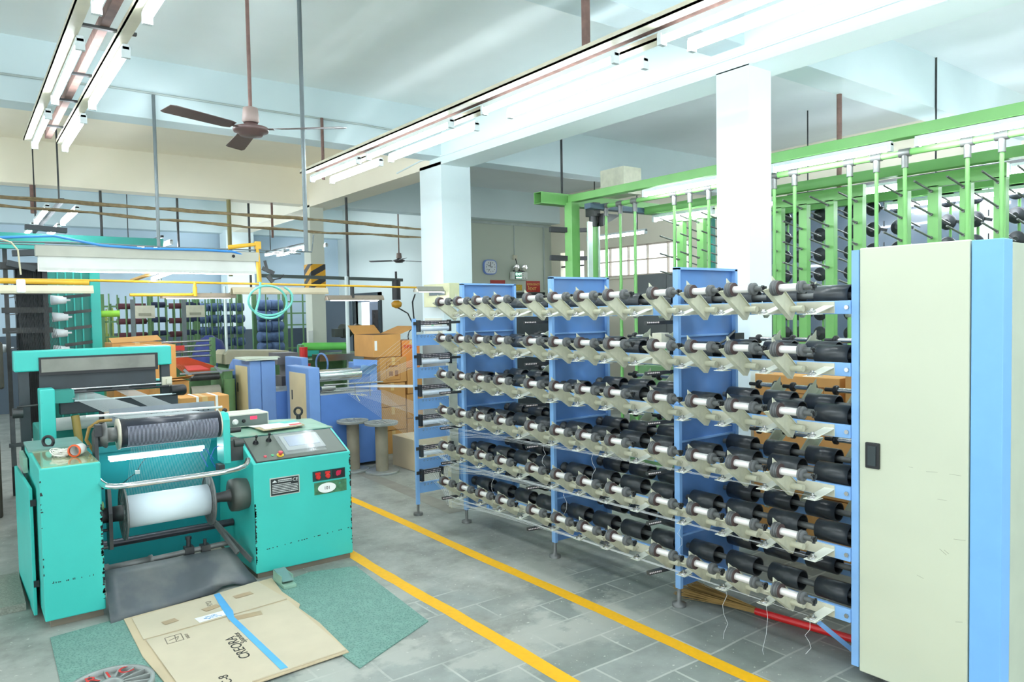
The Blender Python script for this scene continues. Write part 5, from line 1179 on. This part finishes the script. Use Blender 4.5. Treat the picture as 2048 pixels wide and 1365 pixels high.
fbr = M('fan_brown', (96,74,70), .4, var=.15)
fan('ceiling_fan', 'brown three-blade ceiling fan nearest, left of the long grey rod', 1.70, 5.25, 3.2, 4.57, .66, -37+0, fbr)
fan('ceiling_fan', 'distant dark ceiling fan between the striped and big columns', 7.35, 13.6, 2.99, 4.5, .65, 10, M('fan_dark', (66,58,60), .4))
single('wall_fan', MB().torus((.86,8.2,3.98),(1,-.15,0),.15,.012,24,5).torus((.86,8.2,3.98),(1,-.15,0),.09,.006,20,4).lathe((.86,8.2,3.98),(1,-.15,0),[(0,.05),(.05,.04)],12).bar((.88,8.4,3.98),(.88,8.2,3.98),.03,.03), dsteel, 'small dark round wall fan behind the left light track', 'fan')
single('ceiling_hook', MB().torus((2.75,5.0,4.50),(1,1,0),.04,.007,14,5,0,PI*1.4).cyl((2.79,4.96,4.5),(2.79,4.96,4.57),.008,6), dsteel, 'small bent iron hook on the ceiling between the light tracks', 'hook')
single('ceiling_patch', MB().prism([(6.0,3.75,4.56),(6.18,3.75,4.56),(6.15,3.45,4.56),(6.0,3.4,4.56)],(0,0,.005)), M('patch_dark', (120,116,100), .9, var=.4, scale=20), 'dark broken plaster patch in the ceiling beside the near column', 'patch')
single('hoist', MB().cyl((5.88,11,2.13),(5.88,11,2.46),.07,16).cyl((5.88,11,2.46),(5.88,11,2.6),.02,8), black, 'black hoist body hanging from the dark rail by the column', 'hoist')
single('hoist_hook_block', MB().lathe((5.88,11,1.99),(0,0,1),[(0,.02),(.03,.08),(.09,.09),(.13,.04)],16), M('hoist_yellow', (206,150,40), .4), 'yellow hook block under the black hoist', 'hook block')
single('hoist_rail', MB().bar((3.6,11,2.50),(6.0,11,2.46),.04,.05), M('rail_dark_green', (72,84,80), .5), 'dark overhead rail carrying the hoist', 'rail')
single('support_pole', MB().cyl((4.95,10.9,0),(4.95,10.9,2.5),.03,10), white, 'slim white support pole under the hoist rail', 'pole')
single('wall_cable', MB().tube([(5.9,11,2.0),(6.2,11.2,1.9),(6.35,11.2,1.6),(6.3,11.2,1.3)],.012,5).tube([(6.8,12,2.25),(6.35,11.3,2.1),(6.35,11.2,1.3)],.014,5).torus((6.35,11.2,1.5),(0,1,0),.16,.01,20,5), dsteel, 'loose dark cables hanging beside the yellow hook block', 'cable')
single('white_drop_pipe', MB().cyl((3.2,11.3,1.38),(3.2,11.3,2.35),.02,8), white, 'thin white vertical pipe in front of the back column', 'pipe')
# broom
br = thing('broom', 'grass broom with red handle lying on the floor under the blue rack', 'broom', (3.85, 2.7, 0))
part('handle', MB().cyl((3.87, 2.70, .03), (4.0, 1.9, .025), .022, 12), M('handle_red', (196,32,32), .3), br)
mb = MB(); random.seed(2)
for i in range(150):
    a = (random.random()-.5); mb.thread((3.87+a*.03, 2.70, .02+random.random()*.03), (3.84+a*.22, 3.14+random.random()*.12, .006+random.random()*.06), .0022)
part('bristles', mb, M('bristle_straw', (150,120,66), .8, var=.25), br, kind='stuff')
# ---------------- teal creel at the far left
tc_ = thing('turquoise_creel', 'turquoise yarn creel with white cones and dark threads at the far left', 'creel', (.7, 9.8, 0))
part('back_panel', MB().box(.86, 1.30, 9.98, 10.02, .2, 2.5), darkteal, tc_)
part('end_post', MB().box(1.28, 1.38, 9.9, 10.0, 0, 2.52), teal, tc_)
parts('panel_rib', MB().box(.95,.965,9.96,9.98,.2,2.45).box(1.03,1.045,9.96,9.98,.2,2.45).box(1.11,1.125,9.96,9.98,.2,2.45).box(1.19,1.205,9.96,9.98,.2,2.45), teal, tc_)
part('top_beam', MB().box(-1, 2.1, 9.95, 10.05, 2.78, 2.88), darkteal, tc_)
part('top_beam', MB().box(-1, .8, 9.4, 9.5, 2.66, 2.74), teal, tc_)
parts('dark_frame', MB().box(.43,.47,9.6,9.66,0,2.7).box(.78,.83,9.6,9.66,0,2.55).box(.4,.86,9.58,9.64,2.18,2.24).box(.4,.86,9.58,9.64,1.98,2.04).box(.4,.86,9.58,9.64,1.76,1.82).box(.4,.9,9.5,9.7,2.45,2.52), dsteel, tc_)
parts('pulley_plate', MB().bar((.62,9.3,2.88),(1.0,9.3,2.86),.1,.05).bar((.5,9.3,2.6),(.8,9.3,2.62),.1,.06).bar((.45,9.3,2.5),(.7,9.3,2.44),.1,.06), darkgr, tc_)
mb = MB(); random.seed(4)
for i in range(60):
    x = .52+.3*random.random(); mb.thread((x, 9.62, 2.5), (x+.03*(random.random()-.5), 9.6, .8), .003)
for i in range(24): mb.thread((.5+.3*i/24, 9.6, 2.3), (.6+.35*i/24, 9.2, 1.35), .0025)
part('dark_threads', mb, M('thread_dark', (66,70,72), .6), tc_, kind='stuff')
part('thread_curtain', MB().box(.54, .80, 9.66, 9.67, .6, 2.46), M('curtain_dark', (60,66,68), .7, var=.3, scale=20), tc_)
for z in (2.14, 1.96, 1.78, 1.6): parts('rack_arm', MB().bar((.46,9.5,z),(.52,9.3,z+.01),.01,.01).bar((.98,9.7,z+.01),(1.25,9.7,z+.04),.05,.035), dsteel, tc_)
cone_me = None
for i, (x, z) in enumerate(((.93, 2.12), (.94, 1.93), (.93, 1.75), (.94, 1.56), (.96, 1.38), (.38, 1.6))):
    if cone_me is None:
        cone = single('yarn_cone', MB().lathe((x-.07,9.7,z), (1,0,0), [(0,.04),(0,.055),(.15,.04),(.15,.012),(.19,.012)], 18), yarnw, 'white yarn cone on the turquoise creel at the far left', 'yarn cone', 'white cones on the turquoise creel'); cone_me = cone; b0 = Vector((x, 0, z))
    else:
        c = cone_me.copy(); C.objects.link(c); c.location = cone_me.location+Vector((x, 0, z))-b0
# ---------------- green bobbin racks in the background left
bob_me = mesh('bobbin', MB().lathe((-.13,0,0),(1,0,0),[(0,.03),(0,.095),(.02,.1),(.2,.1),(.24,.085),(.24,.03)],16), bobblue)
bob2 = mesh('bobbin', MB().lathe((-.13,0,0),(1,0,0),[(0,.03),(0,.05),(.24,.05),(.24,.02)],10), M('dark_red_yarn', (96,52,62), .8))
bob3 = mesh('bobbin', MB().lathe((-.13,0,0),(1,0,0),[(0,.03),(0,.05),(.24,.05),(.24,.02)],10), M('navy_yarn', (44,54,84), .8))
def bob(me, x, y, z, lab, grp, sc=1):
    o = bpy.data.objects.new('bobbin', me); C.objects.link(o); o.location = (x, y, z); o.scale = (sc,)*3; o.rotation_euler = (0,0,random.uniform(-.2,.3))
    o['label'] = lab; o['category'] = 'bobbin'; o['group'] = grp
def rack(lab, x0, x1, y, zt, n, posts, zs, m=greend):
    t = thing('bobbin_rack', lab, 'rack', ((x0+x1)/2, y, 0))
    for i in range(posts):
        x = x0+(x1-x0)*i/(posts-1); part('post', MB().box(x-.04, x+.04, y-.04, y+.04, 0, zt), m, t)
    for z in zs: part('rail', MB().box(x0, x1, y-.02, y+.02, z-.015, z+.015), m, t)
    for i in range(n):
        x = x0+(x1-x0)*(i+.5)/n; part('thin_pole', MB().cyl((x, y-.35, 0), (x, y-.35, zt-.02*(i % 3)), .012, 6), m, t); part('thin_pole', MB().cyl((x, y+.3, 0), (x, y+.3, zt-.05-.1*(i % 2)), .014, 6), m, t)
    return t
rack('green pipe bobbin rack behind the cartons at the left', 1.9, 3.35, 13.6, 2.3, 12, 3, (2.1, 1.85, 1.6))
rack('green bobbin rack between the two cream boxes and the back column', 3.4, 4.4, 14.6, 2.35, 9, 3, (2.15, 1.9, 1.65, 1.4, 1.15))
rack('green bobbin rack behind the hose coil by the back column', 5.0, 6.3, 15.6, 2.45, 5, 3, (2.2, 1.95, 1.7, 1.2))
rack('yellow-green pole rack at the far left background', 1.6, 2.3, 15.4, 2.1, 9, 2, (1.9, 1.6), M('yellow_green_paint', (150,164,80), .5))
random.seed(12)
for zi, z in enumerate((2.08, 1.86, 1.64, 1.42, 1.2, .98)):
    for x in (3.7, 3.92, 4.15, 4.36): bob(bob_me, x, 14.5, z, 'blue yarn bobbin on the green rack left of the back column', 'blue bobbins left of the back column', .8)
    for x in (5.15, 5.4): bob(bob_me, x, 15.4, z+.05, 'blue yarn bobbin on the green rack behind the hose coil', 'blue bobbins behind the hose coil', 1.1)
for z in (2.1, 1.85, 1.62):
    for x in (2.25, 2.45, 3.05): bob(bob2, x, 13.6, z, 'dark red yarn bobbin on the pipe rack behind the cartons', 'dark red bobbins behind the cartons')
    for x in (2.75, 3.3): bob(bob3, x, 13.6, z+.02, 'navy yarn bobbin on the pipe rack behind the cartons', 'navy bobbins behind the cartons')
for x, lab in ((2.42, 'cream rectangular control box on the pipe rack, left one'), (3.18, 'cream rectangular control box on the pipe rack, right one')):
    t = thing('control_box', lab, 'control box', (x, 12.95, 1.95))
    part('casing', MB().box(x-.14, x+.14, 12.9, 13.05, 1.90, 2.10), cream, t); part('slot', MB().box(x-.10, x+.08, 12.89, 12.9, 1.94, 1.98), M('slot_grey', (150,150,130), .5), t)
    part('stand', MB().box(x-.2, x-.14, 12.95, 12.99, 0, 2.2), greysteel, t)
single('green_yarn_tube', MB().cyl((1.375,9.95,1.96),(1.58,9.95,1.96),.04,14), M('lime_yarn', (150,212,70), .6), 'lime green yarn tube beside the turquoise creel', 'yarn tube')
single('orange_yarn_pile', MB().lathe((2.1,12.5,0),(0,0,1),[(0,.3),(.9,.3),(1.2,.24),(1.5,.12),(1.55,.03)],12), M('orange_yarn', (206,90,44), .8, var=.3, scale=20), 'orange yarn heap behind the cartons next to the turquoise creel', 'yarn')
t = thing('knitting_table', 'loom with red and orange warp threads behind the tall brown carton', 'machine', (2.7, 11.5, 0))
mb = MB()
for i in range(24): mb.thread((2.35+.012*i, 11.2, 1.33), (2.6+.03*i, 11.0, 1.05), .006)
part('orange_threads', mb, M('thread_orange', (214,84,50), .7), t, kind='stuff')
for k, z in enumerate((1.55, 1.48, 1.40, 1.33)): part('steel_bar', MB().cyl((2.3, 11.3, z), (3.0, 11.3, z+.01), .015, 8), steel, t)
part('frame', MB().box(2.3,3.05,11.4,11.9,0,1.2).box(2.98,3.03,11.25,11.4,1.0,1.6), greend, t)
part('red_cloth', MB().box(2.35,2.6,11.24,11.28,1.43,1.5), M('cloth_red'), t)
single('blue_bag', MB().lathe((3.3,12.6,0),(0,0,1),[(0,.3),(1.2,.3),(1.5,.2),(1.6,.05)],14), M('bag_blue', (56,70,140), .7, var=.3), 'dark blue sack leaning at the green racks', 'bag')
single('dark_machine', MB().box(-.6,.3,8.6,9.6,0,1.25).box(-.4,.35,8.5,9.4,1.25,1.7), M('machine_olive_dark', (58,58,50), .6, var=.3), 'dark machine at the left edge behind the turquoise stand', 'machine', bevel=.02)
single('floor_grating', MB().box(-.9,.30,5.75,6.5,.001,.05), M('grating', (140,142,130), .6, var=.3, scale=90), 'low perforated metal platform on the floor left of the turquoise cabinet', 'platform')
# daylight outside the windows
